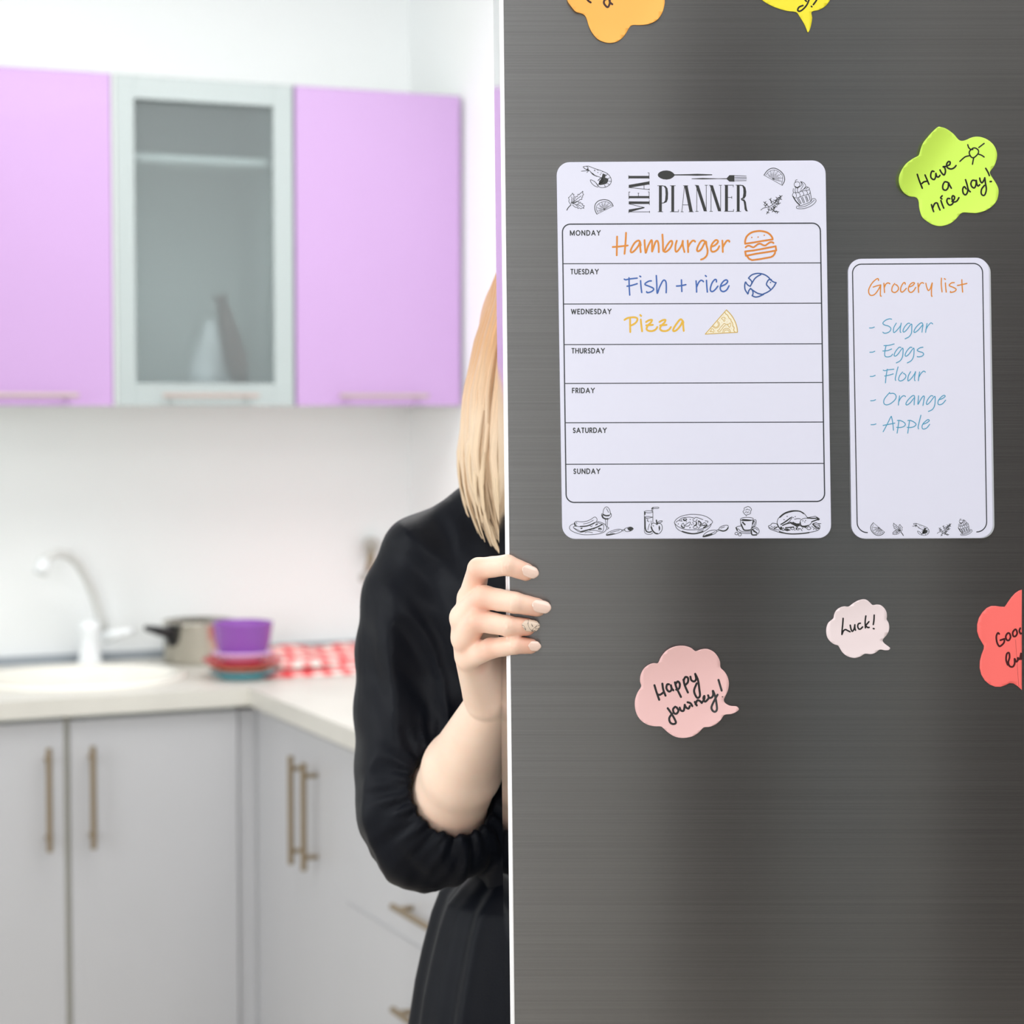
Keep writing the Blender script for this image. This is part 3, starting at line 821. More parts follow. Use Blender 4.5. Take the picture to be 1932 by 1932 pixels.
def parsley(k, tf=None, w=.95):
    k.line("140,690 160,655 195,620", w * 1.7, tf=tf)
    k.line("195,620 175,590 165,570 172,548 160,520 180,512 190,490 202,486 215,462 222,475 236,478 232,500 242,512 225,530 226,555 205,590; 205,600 225,580 240,560 238,540 252,530 262,505 282,508 290,475 305,482 320,465 335,455 355,435 352,460 366,480 350,495 352,515 340,520 342,545 315,548 300,565 265,575 220,600; 225,602 262,585 290,572 300,590 322,582 330,602 352,605 350,622 376,632 362,648 370,665 345,660 330,672 312,660 290,668 280,652 255,652 215,618; 215,598 270,545 330,500; 230,606 290,620 340,640; 198,600 205,550 205,510; 260,620 300,645; 280,610 310,600", w, tf=tf)
k = Ink(*C2); parsley(k); k.done('parsley_drawing', I_black, planner, SF)
def lemon(k, arc_, chord, cen, inner, spokes, tf=None, w=1.0):
    k.line(arc_, w * 1.4, tf=tf); k.line(chord + ';' + inner, w * .8, tf=tf)
    for s_ in spokes.split(): k.line(cen + ' ' + s_, w * .7, False, tf=tf)
    c = [float(a) for a in cen.split(',')]
    for s_ in spokes.split():
        e = [float(a) for a in s_.split(',')]
        for t0, t1 in ((.35, .6), (.55, .85)):
            ox, oy = (e[1] - c[1]) * .07, -(e[0] - c[0]) * .07
            k.line([[(c[0] + (e[0] - c[0]) * t0 + ox, c[1] + (e[1] - c[1]) * t0 + oy), (c[0] + (e[0] - c[0]) * t1 + ox * 2, c[1] + (e[1] - c[1]) * t1 + oy * 2)]], w * .5, False, tf=tf)
k = Ink(*C2); lemon(k, "545,745 520,690 520,620 560,570 620,550 690,555 740,590 765,635", "545,745 765,635", "648,684", "562,728 540,680 545,630 590,590 650,575 710,590 745,632", "552,702 548,655 572,608 612,584 660,577 708,592 738,622")
k.done('citrus_slice_drawing', I_black, planner, SF)
k = Ink(*C3); lemon(k, "1012,218 1050,165 1100,130 1160,125 1230,160 1280,220 1290,290 1258,355", "1012,218 1258,355", "1135,275", "1035,220 1080,170 1150,148 1220,180 1265,240 1250,340", "1058,190 1100,162 1150,150 1200,168 1240,205 1262,255 1258,310")
k.done('citrus_slice_drawing', I_black, planner, SF)
def herb(k, tf=None, w=1.0):
    R = random.Random(3)
    k.line("970,690 1000,665 1040,655 1080,645 1150,600 1200,550 1240,505; 1080,648 1045,610 1022,588; 1080,650 1078,690 1058,725; 1100,655 1130,690 1195,715; 1130,615 1110,575 1098,545; 1170,580 1185,610 1215,600; 1135,690 1145,660 1140,640", w * 1.1, tf=tf)
    for (x, y) in ((1022, 588), (1045, 610), (1030, 630), (1098, 545), (1112, 575), (1058, 725), (1078, 690), (1120, 680), (1140, 700), (1165, 712), (1195, 715), (1140, 640), (1240, 505), (1222, 520), (1205, 545), (1230, 540), (1190, 530), (1180, 565), (1200, 580), (1215, 600), (1165, 560), (1150, 590), (1185, 610), (1165, 640), (1150, 665)):
        a = R.uniform(0, 6.28)
        for j in range(3):
            a2 = a + j * 2.1; L = R.uniform(14, 24)
            k.line([[(x, y), (x + L * math.cos(a2), y + L * math.sin(a2))]], w * 1.25, False, tf=tf)
k = Ink(*C3); herb(k); k.done('herb_drawing', I_black, planner, SF)
def cupcake(k, tf=None, w=.95):
    k.line("1455,308 1485,315 1497,345 1482,375 1450,382 1425,365 1420,335 1435,312 1455,308; 1440,318 1435,298 1445,284 1460,280; 1505,305 1550,320 1575,360 1562,400 1500,432; 1515,310 1540,352 1508,412; 1508,308 1522,345 1495,375; 1410,398 1405,440 1430,455 1480,450 1530,432 1600,422 1628,402 1600,378 1570,380; 1440,390 1430,420 1440,450; 1470,390 1462,420 1470,448; 1600,385 1575,410; 1570,380 1545,410; 1410,455 1395,492 1420,520 1470,522 1540,495 1620,472 1636,440 1622,410; 1440,462 1450,490 1445,515; 1480,455 1500,480 1495,512; 1530,440 1548,465 1545,490; 1580,428 1598,450 1595,475; 1400,500 1425,545 1445,575 1500,625 1560,612 1645,572 1650,520 1634,440; 1500,625 1455,640 1452,662 1485,672 1560,667 1650,632 1712,575 1702,538 1662,540 1640,572; 1480,650 1560,640 1640,600 1690,555", w, tf=tf)
    k.line("1432,372 1460,388 1488,372; 1405,505 1440,565 1490,618", w * 2.2, tf=tf)
    k.line("1462,535 1480,570 1502,602; 1478,530 1500,570 1515,600; 1515,520 1530,560 1545,595; 1530,515 1548,555 1560,590; 1568,505 1582,540 1595,580; 1582,500 1598,535 1608,570; 1615,485 1628,520 1632,555", w * 1.2, tf=tf)
k = Ink(*C3); cupcake(k); k.done('cupcake_drawing', I_black, planner, SF)

# bottom row of printed drawings
D1, D2, D3, D4 = (1060, 945, 13.8), (1200, 945, 13.8), (1320, 945, 13.8), (1430, 945, 13.8)
k = Ink(*D1)
k.line("330,590 250,620 205,670 210,740 290,800 420,850 560,880 760,880 950,860 1080,820 1150,760 1165,690 1120,610 1020,560 920,535; 325,600 350,545 400,535 520,545 640,530 760,480 830,430 880,425 915,470 905,530 850,580 740,630 620,660 480,670 370,650 325,600; 370,560 395,585; 350,600 375,615; 300,700 480,815 700,760 900,700 1075,610 1060,800 880,770 720,765; 300,700 310,670 360,655; 900,560 1000,590 1060,610; 480,815 470,785 320,710; 560,600 700,570 820,505; 880,640 905,605 935,620; 740,650 770,670 795,645; 950,740 980,705 1035,740 1000,755 950,740; 495,725 530,705; 600,830 680,805 800,830", 1.0)
k.line("330,575 345,640 380,655; 480,668 640,655 750,620 850,570; 500,800 700,750 900,690 1050,615; 820,725 850,715; 890,620 920,605; 500,722 525,712; 960,720 1020,722", 2.2)
k.done('breakfast_plate_drawing', I_black, planner, SF)
k = Ink(*D1)
k.line("1075,340 1080,260 1110,190 1160,155 1210,180 1250,250 1265,340; 1050,325 1035,370 1060,440 1120,475 1170,480 1230,460 1280,410 1288,350 1265,320; 1060,345 1130,385 1210,385 1270,345; 1160,200 1190,250 1215,300; 1130,485 1145,560 1135,640; 1195,485 1185,560 1180,680; 1190,680 1225,710 1185,740", 1.0)
k.line("1050,380 1080,440 1150,470 1200,465; 1080,360 1150,385 1230,380", 2.6)
k.done('egg_cup_drawing', I_black, planner, SF)
k = Ink(*D1)
k.line("1155,880 1200,830 1300,780 1440,740 1540,745 1560,790 1480,830 1350,870 1190,900 1155,880; 1560,760 1640,735; 1570,785 1640,765; 1640,730 1670,710 1790,680 1860,725 1800,780 1700,800 1650,780 1640,730; 1260,830 1400,790 1500,770", 1.0)
k.fill("1700,715 1800,672 1865,725 1780,785 1730,760; 1150,880 1200,865 1330,845 1400,850 1300,885 1190,908")
k.done('fork_drawing', I_black, planner, SF)
k = Ink(*D2)
k.line("215,285 250,265 330,258 410,265 440,285 400,305 300,310 215,285; 215,285 218,500 220,700 225,820 300,870 390,865 435,830; 440,285 440,430 438,560; 225,420 300,405 430,425; 240,440 330,445 420,430; 270,460 310,490 290,520 340,540; 350,600 320,700 310,760; 390,520 400,600; 400,270 420,190 450,170 580,165 580,195 450,205 435,270", 1.0)
k.line("228,420 235,560 240,700 270,790 340,815 400,800; 415,200 440,180; 232,300 232,350", 2.4)
k.done('juice_glass_drawing', I_black, planner, SF)
k = Ink(*D2)
k.line("540,610 480,580 420,590 395,650 410,740 470,820 540,860 610,845 670,770 685,680 650,600 590,585 540,610; 535,500 545,600; 560,580 600,530 680,520 660,555 560,580; 600,650 620,700 600,780; 440,640 460,660", 1.1)
k.line("395,680 430,770 500,840 560,855; 530,505 545,610; 605,680 610,740", 2.6)
k.done('apple_drawing', I_black, planner, SF)
k = Ink(*D2)
k.line("1005,545 1060,470 1180,400 1350,360 1500,350 1700,370 1850,420 1960,500 1990,560 1930,620 1850,680 1700,730 1450,755 1250,735 1100,670 1010,590 1005,545; 1010,590 1050,700 1150,780 1300,840 1480,865 1650,840 1800,780 1920,680 1960,600; 1040,560 1100,515 1200,530; 1120,500 1200,445 1300,430 1400,425 1500,440; 1500,470 1560,430 1640,450 1740,490; 1225,490 1260,455 1315,470 1310,505 1260,520 1225,490; 1480,480 1500,530 1560,530 1590,480; 1620,520 1690,560 1700,620 1650,640 1620,520; 1275,630 1400,550 1410,600 1360,655 1290,655 1275,630; 1180,640 1230,580 1260,700 1200,690 1180,640; 1570,560 1580,620 1500,660 1490,700 1540,720 1600,690 1560,640; 1730,600 1780,570 1830,600 1800,640 1740,640 1730,600; 1620,720 1700,650 1850,620; 1800,520 1870,530 1860,570; 1600,790 1760,750; 1390,700 1420,690", 1.05)
k.line("1200,795 1350,835 1500,855 1640,830 1740,795; 1230,485 1260,505 1305,500; 1180,650 1215,690 1250,700; 1570,560 1575,610 1520,650; 1640,530 1690,575 1680,630; 1760,700 1850,640", 2.3)
k.dots("1410,485 1310,545 1480,565 1495,600 1450,620 1100,600 1180,495 1400,700", 1.0)
k.done('pasta_bowl_drawing', I_black, planner, SF)
k = Ink(*D3)
k.line("85,920 150,840 260,780 390,760 440,790 400,850 250,910 110,940 85,920; 430,775 500,735; 450,800 520,765; 500,740 540,680 640,640 730,640 745,690 690,760 600,785 520,765 500,740; 550,710 650,675; 160,890 300,850 400,800", 1.05)
k.line("95,925 200,900 320,870; 530,765 620,785 700,755 740,700", 2.4)
k.done('spoon_drawing', I_black, planner, SF)
k = Ink(*D3)
k.line("1060,480 1120,440 1240,430 1370,445 1395,480 1330,515 1200,520 1100,510 1060,480; 1060,480 1075,600 1120,700 1160,760; 1390,490 1375,620 1340,730 1310,765; 1160,760 1240,770 1310,765; 1400,510 1450,490 1475,540 1450,640 1370,710; 1395,560 1430,530 1440,570 1410,650 1370,680; 1090,650 980,670 950,720 990,790 1100,835 1240,850 1350,840; 1000,720 1080,790 1240,810 1340,800; 1340,720 1360,700 1440,680 1520,720 1550,800 1500,870 1370,885 1350,800 1340,720; 1370,740 1450,720 1510,760; 1400,800 1480,830; 920,850 950,815 995,840 980,880 930,875 920,850; 1010,870 1050,835 1088,870 1060,910 1020,905 1010,870; 1130,545 1180,625", 1.05)
k.line("1080,610 1120,700 1160,760 1250,768 1310,760; 1400,520 1380,600; 1345,770 1365,880 1480,885; 1120,560 1180,620; 1370,740 1440,800 1490,840; 950,700 980,760", 2.6)
k.fill("1090,485 1130,470 1240,500 1370,495 1320,518 1200,522 1110,510")
k.line("1200,370 1160,330 1130,280 1160,240 1160,190 1210,165 1260,145 1310,170 1350,220 1330,270 1320,330 1260,355 1215,370 1215,398; 1200,240 1240,215 1265,235; 1285,225 1305,245; 1185,300 1220,280; 1230,315 1255,290 1290,295", 1.0)
k.done('coffee_cup_drawing', I_black, planner, SF)
k = Ink(*D4)
k.line("500,600 510,500 580,400 700,310 850,260 970,250 1090,265 1180,310 1240,370 1290,430 1390,420 1490,400; 1300,455 1420,460 1510,450; 1490,400 1530,420 1600,470 1580,500 1540,500 1400,540; 1160,470 1230,450 1300,455; 1400,540 1380,590 1310,640 1180,660 1100,600 1110,510 1160,470; 590,620 700,540 880,420 860,480 800,550 700,620; 500,600 380,580 330,630 280,650 290,690 420,740 560,760; 285,700 330,740 560,820 720,850 900,860 1150,850 1350,820 1520,780 1600,730 1610,640 1560,590 1500,570 1420,600; 1420,620 1520,660 1590,700; 1440,600 1540,620 1600,660; 1400,660 1480,720 1540,750; 640,740 660,700 690,760 640,770 640,740; 850,720 900,690 950,720 900,750 850,720; 1270,720 1320,670 1380,710 1330,750 1270,720; 950,480 1040,460 1110,470; 700,740 760,700 830,700; 980,700 1040,760 1100,720 1150,780; 340,660 400,690 450,660; 1580,590 1640,590", 1.1)
k.line("570,430 700,330 860,280 980,262 1100,275 1190,330; 600,610 720,540 850,440; 640,640 760,590 900,570 1000,600; 560,800 720,845 900,862 1150,850 1330,825; 500,600 540,680 600,750; 920,560 980,600 1080,600; 1100,560 1120,640 1200,660 1320,640; 1290,440 1400,455 1510,452; 1400,545 1540,490; 430,720 500,680; 720,700 830,690 930,680; 1000,620 1020,690 1000,740; 1440,620 1520,700 1590,720; 1530,440 1570,490", 2.2)
k.fill("820,540 900,560 1000,620 1080,600 1100,650 1010,680 940,640 860,600; 600,660 640,700 620,760 560,720; 1080,640 1200,660 1300,650 1250,700 1150,690; 1540,420 1600,470 1590,505 1545,490; 680,760 760,720 860,760 760,790")
k.dots("970,410 920,435 760,405 680,490 1170,520 1240,510 1220,550 1240,700 1160,720 1060,720 960,760 1450,740", 1.0)
k.done('roast_bird_drawing', I_black, planner, SF)

# handwriting and coloured symbols on the planner
k = Ink(1150, 420, 7)
k.line("100,185 98,300 95,432; 218,135 212,250 198,412; 42,322 100,318 160,312 240,302; 412,300 400,250 375,238 330,270 285,350 280,385 300,392 340,360 385,300 402,258 405,320 412,390; 462,232 466,300 478,398 505,320 545,240 560,240 562,300 562,382 590,300 612,248 635,245 648,300 650,390; 698,158 704,250 712,378 760,300 800,248 825,245 825,290 790,350 740,388 715,375; 888,240 872,300 870,365 885,385 920,350 955,290 968,240 968,300 990,388; 1032,238 1035,300 1038,390; 1036,330 1060,280 1095,240 1120,240 1130,252; 1258,250 1235,235 1200,255 1165,320 1155,365 1175,378 1215,345 1268,250 1280,300 1295,370 1285,430 1250,470 1208,488; 1340,320 1390,300 1430,260 1425,235 1395,235 1350,290 1338,345 1350,380 1385,382 1425,355 1450,310; 1490,238 1493,300 1496,388; 1494,330 1520,280 1550,240 1575,238 1583,252", 3.4)
k.done('handwritten_word', I_orange, planner, SF, 'orange handwriting reading Hamburger')
k = Ink(1150, 505, 7)
k.line("195,152 215,160 260,150 365,138; 257,135 260,250 267,362; 232,245 290,235 365,212; 410,172 416,250 425,328; 400,112 412,120; 552,175 520,178 475,205 472,225 520,245 575,270 580,295 545,320 500,330 490,318; 618,105 624,220 630,338 660,260 700,180 725,165 745,190 750,260 748,330; 885,243 945,238 1008,224; 950,162 952,240 955,315; 1143,175 1148,250 1150,322; 1149,260 1175,200 1205,168 1232,175 1240,185; 1280,168 1285,250 1292,322; 1266,105 1278,115; 1412,188 1410,162 1390,158 1355,200 1332,270 1335,305 1360,315 1395,290 1430,245; 1470,248 1530,220 1560,185 1545,162 1510,175 1475,220 1462,270 1475,305 1510,315 1550,290 1578,240", 2.8)
k.done('handwritten_words', I_blue, planner, SF, 'blue handwriting reading Fish + rice')
k = Ink(1150, 575, 7)
k.line("198,200 240,175 320,165 365,180 362,215 330,250 280,275; 272,180 272,270 274,360; 412,195 420,270 430,350; 405,135 418,148; 482,228 520,205 560,200 548,230 515,265 495,295 490,325 520,345 570,345 610,325 630,295; 485,272 530,268 572,265; 660,228 698,205 738,200 728,230 695,265 672,295 670,325 700,345 750,345 788,325 810,295; 668,272 710,268 752,265; 975,235 950,195 920,205 865,280 840,330 850,348 890,330 940,270 968,215 972,270 980,345", 3.5)
k.done('handwritten_word', I_yellow, planner, SF, 'yellow handwriting reading Pizza')
BG = (1370, 420, 8.783)
k = Ink(*BG)
k.line("315,350 318,290 345,225 410,170 490,145 580,140 670,160 730,200 765,250 770,280", 3.5)
k.line("770,278 640,298 480,325 315,350; 315,478 450,462 600,435 820,392; 820,392 830,462; 830,462 700,485 500,515 328,550; 328,550 315,478; 350,560 380,600 430,622 560,605 740,572 780,550 808,510 812,480", 3.4, False)
k.line("322,410 345,390 380,382 420,400 455,408 490,385 530,355 570,350 610,372 650,378 690,350 730,325 765,325 785,338", 3.2)
k.dots("425,245 530,240 632,210", 1.4); k.done('burger_symbol', I_burger, planner, SF)
k = Ink(*BG)
k.line("370,920 420,870 490,845 560,843 640,865 700,905 745,955 790,985 828,995; 370,920 400,945 425,980 422,1010; 400,1055 425,1010 470,935 520,890 575,862; 400,1055 375,1045 345,1020 322,985 308,1040 315,1110 345,1160 362,1180 375,1130 405,1090; 405,1090 440,1120 520,1170 600,1190; 428,1110 442,1140 445,1180 430,1210; 430,1210 480,1232 540,1225 620,1190; 600,1190 680,1155 740,1115 790,1060 828,995; 750,945 710,945 685,975 668,1025 700,1065 738,1110", 2.5)
k.dots("736,992", 1.3); k.done('fish_symbol', I_navy, planner, SF)
PZ = (1320, 575, 23.28)
k = Ink(*PZ)
k.fill("1175,225 1400,470 1560,750 1640,1000 1660,1200 245,1290"); o = k.done('pizza_tint', inkmat('pizza_tint', (240, 232, 208)), planner, SF)
k = Ink(*PZ)
k.line("1175,225 245,1290; 1640,1210 900,1250 245,1290", 1.5, False)
k.line("1175,225 1400,470 1560,750 1640,1000 1660,1190 1640,1210", 1.6)
k.line("1110,330 1140,400 1220,450 1265,530 1300,600 1370,640 1380,720 1430,780 1455,860 1460,940 1510,990 1510,1060 1490,1120 1550,1190", 1.3)
k.line("780,720 850,780 875,870 820,980 720,1030 620,1000 570,940; 770,770 815,820 820,900 760,970 680,980 610,930; 1020,1210 1040,1100 1120,1050 1190,1040 1280,1060 1340,1130 1360,1200; 1075,1205 1100,1130 1190,1105 1270,1130 1300,1200; 780,1140 850,1100 900,1010 1000,900 1080,820 1140,870 1040,980 960,1090 860,1190 780,1140; 950,610 1000,560 1080,550 1130,590 1100,620 1110,700 1070,725 1040,690 1020,640 950,610; 450,1160 500,1130 520,1060 570,1060 630,1130 620,1200 580,1200 540,1160 500,1190 450,1160; 1180,860 1270,850 1340,800 1370,830 1350,950 1300,990 1260,920 1180,860", 1.05)
k.dots("1060,465 1190,620 890,685 970,780 1200,750 1160,970 1385,1050 700,1110 700,1180 390,1215", .55)
k.done('pizza_symbol', I_gold, planner, SF2)

# --- grocery board
groc = empty('grocery_list_board', 'narrow white magnetic board headed Grocery list, right of the planner', 'board')
M_sh = mat('grey_sheet_edge', (196, 200, 206), .4, var=.01)
board('backing_sheet', rounded([(1603, 492), (1610, 1017), (1876.6, 1015.5), (1868.8, 489)], 25), -.0010, .0009, .0002, M_sh, groc)
board('board_panel', rounded([(1600, 488.5), (1607, 1016.5), (1873.6, 1015), (1866, 486)], 25), -.0026, .0014, .0003, M_board, groc)
GF = lambda x, y: at(x, y, -.00266)
g1 = rounded([(1608.2, 498.5), (1617.5, 1005), (1861.8, 1003.5), (1853.6, 497)], [17, 19, 19, 17])
i0 = 9  # bottom-left arc starts here: leave the gap for the drawings
path = g1[9:18][::-1] + [g1[8]] + g1[0:9][::-1] + g1[27:36][::-1] + g1[18:27][::-1]
Ink(0, 0, 1).line([path], 2.0, curve=False).done('frame_line', I_line, groc, GF)
k = Ink(1620, 510, 8.4)
k.line("315,160 310,135 280,140 215,200 165,290 160,350 180,390 215,398 260,375 310,310 350,235; 230,265 290,245 350,232; 350,232 345,320 345,400 358,408; 400,205 405,280 410,352; 408,270 430,220 460,200 485,205 495,215; 570,210 535,260 525,320 545,345 580,350 620,320 632,280 615,245 585,225; 740,220 730,195 705,205 670,270 665,325 685,345 715,330 755,285; 795,265 850,245 885,205 860,195 820,220 790,275 795,330 830,350 870,325 905,270; 940,205 945,280 950,350; 948,270 975,215 1005,195 1030,205; 1065,205 1080,270 1105,320 1135,290 1165,200; 1166,205 1155,300 1155,400 1165,410; 1312,125 1310,230 1322,342; 1375,200 1380,280 1388,345; 1358,132 1375,142; 1515,195 1470,200 1435,240 1500,270 1545,300 1520,335 1460,350 1455,335; 1635,150 1640,250 1648,345; 1565,240 1640,225 1715,208", 2.2)
k.done('handwritten_heading', I_orange, groc, GF, 'orange handwriting reading Grocery list')
G6, G7 = (1630, 590, 9.66), (1630, 680, 9.66)
for c_, s_, lb in ((G6, "100,278 150,276 190,262; 505,118 460,112 390,140 345,190 380,225 450,245 490,285 475,335 420,368 370,372 345,355; 590,190 545,270 538,345 555,360 600,320 665,240 680,190 665,270 660,340 672,360; 835,195 800,195 740,260 712,330 730,352 780,310 865,205 870,290 865,370 825,435 750,475; 1075,225 1060,188 1020,195 945,270 912,340 930,358 990,315 1070,225 1065,290 1058,355; 1150,195 1135,280 1125,358; 1128,310 1170,235 1215,188 1240,192 1252,205", 'Sugar'),
                   (G6, "108,720 160,718 198,703; 365,600 450,595 550,570; 405,595 385,680 378,770 400,802 450,805 500,785 520,755; 345,698 430,690 505,660; 675,635 640,632 580,700 550,770 570,792 620,755 705,645 712,730 700,810 660,875 590,915; 875,635 840,632 780,700 750,770 770,792 820,755 905,645 912,730 900,810 860,875 790,915; 1075,628 1020,640 970,680 1000,705 1065,725 1088,755 1060,790 1000,805 970,800", 'Eggs'),
                   (G7, "115,292 165,290 205,272; 352,178 385,188 440,172 545,160; 425,160 405,280 392,410; 378,285 460,268 535,245; 622,118 595,220 572,330 580,365; 705,212 655,270 632,340 650,372 700,365 750,325 765,280 745,250 720,235; 850,205 810,280 800,360 815,370 870,320 925,240 940,205 925,290 922,350 932,370; 1015,210 1000,290 992,370; 995,320 1035,245 1080,198 1105,200 1120,213", 'Flour'),
                   (G7, "122,735 175,732 212,716; 470,585 420,640 370,710 362,775 395,808 460,800 540,745 585,680 575,625 530,600 475,605; 650,645 635,740 628,815; 632,760 670,685 715,645 745,648 757,660; 925,680 915,642 875,650 800,725 765,790 785,812 845,770 920,680 918,740 915,810; 995,645 990,720 985,800 1030,720 1075,655 1100,660 1090,740 1075,820; 1258,650 1220,645 1165,710 1138,780 1155,802 1205,760 1290,655 1298,740 1285,830 1245,895 1175,930; 1360,720 1430,695 1480,655 1460,635 1410,665 1360,725 1348,785 1375,808 1430,790 1488,725", 'Orange'),
                   (G7, "130,1172 180,1170 220,1157; 350,1300 420,1170 490,1030 505,1040 525,1140 538,1272; 350,1185 450,1165 562,1142; 610,1095 660,1095 725,1125 755,1165 725,1205 660,1222 595,1220; 638,1095 622,1210 605,1325; 800,1095 850,1095 915,1125 950,1165 915,1205 850,1222 788,1220; 832,1095 815,1210 798,1325; 1038,1000 1010,1110 988,1210 995,1248; 1070,1165 1140,1140 1190,1100 1170,1078 1120,1110 1070,1165 1060,1225 1085,1252 1145,1230 1198,1165", 'Apple')):
    Ink(*c_).line(s_, 1.75).done('handwritten_word', I_cyan, groc, GF, 'blue handwriting reading ' + lb)
G8 = (1600, 940, 6.662)
def tfm(x0, x1, y0, y1, X0, X1, Y0, Y1): return lambda p: (X0 + (p[0] - x0) / (x1 - x0) * (X1 - X0), Y0 + (p[1] - y0) / (y1 - y0) * (Y1 - Y0))
k = Ink(*G8); lemon(k, "318,308 288,350 290,400 330,450 380,468 430,455 458,425", "318,308 458,425", "388,368", "320,330 305,370 315,415 350,445 395,452 440,428", "312,365 315,405 340,435 372,450 405,448 432,432", w=.85); k.done('citrus_slice_drawing', I_black, groc, GF)
k = Ink(*G8); parsley(k, tfm(135, 380, 435, 690, 698, 558, 312, 470), .8); k.done('parsley_drawing', I_black, groc, GF)
k = Ink(*G8); shrimp(k, tfm(335, 745, 95, 388, 810, 1022, 315, 468), .8, .6); k.done('shrimp_drawing', I_black, groc, GF)
k = Ink(*G8); herb(k, tfm(970, 1240, 500, 725, 1120, 1285, 325, 465), .75); k.done('herb_drawing', I_black, groc, GF)
k = Ink(*G8); cupcake(k, tfm(1395, 1715, 275, 680, 1385, 1560, 255, 472), .75); k.done('cupcake_drawing', I_black, groc, GF)

# ------------------------------------------------------------------ sticky paper notes
from mathutils.geometry import tessellate_polygon
def note(name, crop, outline, rgb, curl, label, ink=None, curve=True, extra=()):
    ox, oy, sc = crop
    pts = [(ox + p[0] / sc, oy + p[1] / sc) for p in parse(outline)[0]]
    if curve: pts = smooth_line(pts + [pts[0]], 3)[:-1]
    surf = lambda x, y, d=0.0: at(x, y, -.0007 - curl(x, y) - d)
    b = bmesh.new(); vv = [b.verts.new((p[0], p[1], 0)) for p in pts]
    for tri in tessellate_polygon([[Vector((p[0], p[1], 0)) for p in pts]]):
        b.faces.new([vv[i] for i in tri])
    x0, x1 = min(p[0] for p in pts), max(p[0] for p in pts); y0, y1 = min(p[1] for p in pts), max(p[1] for p in pts)
    st = 9
    for i in range(1, int((x1 - x0) / st) + 1):
        bmesh.ops.bisect_plane(b, geom=b.verts[:] + b.edges[:] + b.faces[:], plane_co=(x0 + i * st, 0, 0), plane_no=(1, 0, 0))
    for i in range(1, int((y1 - y0) / st) + 1):
        bmesh.ops.bisect_plane(b, geom=b.verts[:] + b.edges[:] + b.faces[:], plane_co=(0, y0 + i * st, 0), plane_no=(0, 1, 0))
    bmesh.ops.remove_doubles(b, verts=b.verts, dist=.05)
    bmesh.ops.recalc_face_normals(b, faces=b.faces)
    if sum(f.normal.z for f in b.faces) > 0: bmesh.ops.reverse_faces(b, faces=b.faces)
    for v in b.verts: v.co = surf(v.co.x, v.co.y)
    me = bpy.data.meshes.new(name); b.to_mesh(me); b.free()
    m = mat(name + '_paper', rgb, .6, var=.01); m.node_tree.nodes['Principled BSDF'].inputs['Subsurface Weight'].default_value = 0
    me.materials.append(m)
    me.polygons.foreach_set('use_smooth', [True] * len(me.polygons))
    o = bpy.data.objects.new(name, me); COL.objects.link(o)
    so = o.modifiers.new('thickness', 'SOLIDIFY'); so.thickness = .0003; so.offset = -1
    tag(o, label, 'note', 'paper notes stuck on the refrigerator door')
    if ink:
        k = Ink(*crop)
        for (s_, w) in ink[0]: k.line(s_, w)
        k.done('handwriting', ink[1], o, lambda x, y: surf(x, y, .00009))
    return o

def rot_curl(cx, cy, ang, start, amp, p=2.0):
    """paper lifts off the door beyond a line at distance start from its centre, towards the angle ang"""
    dx, dy = math.cos(ang), math.sin(ang)
    return lambda x, y: amp * max(0.0, ((x - cx) * dx + (y - cy) * dy - start) / 60.0) ** p
def cadd(*fs): return lambda x, y: sum(f(x, y) for f in fs)

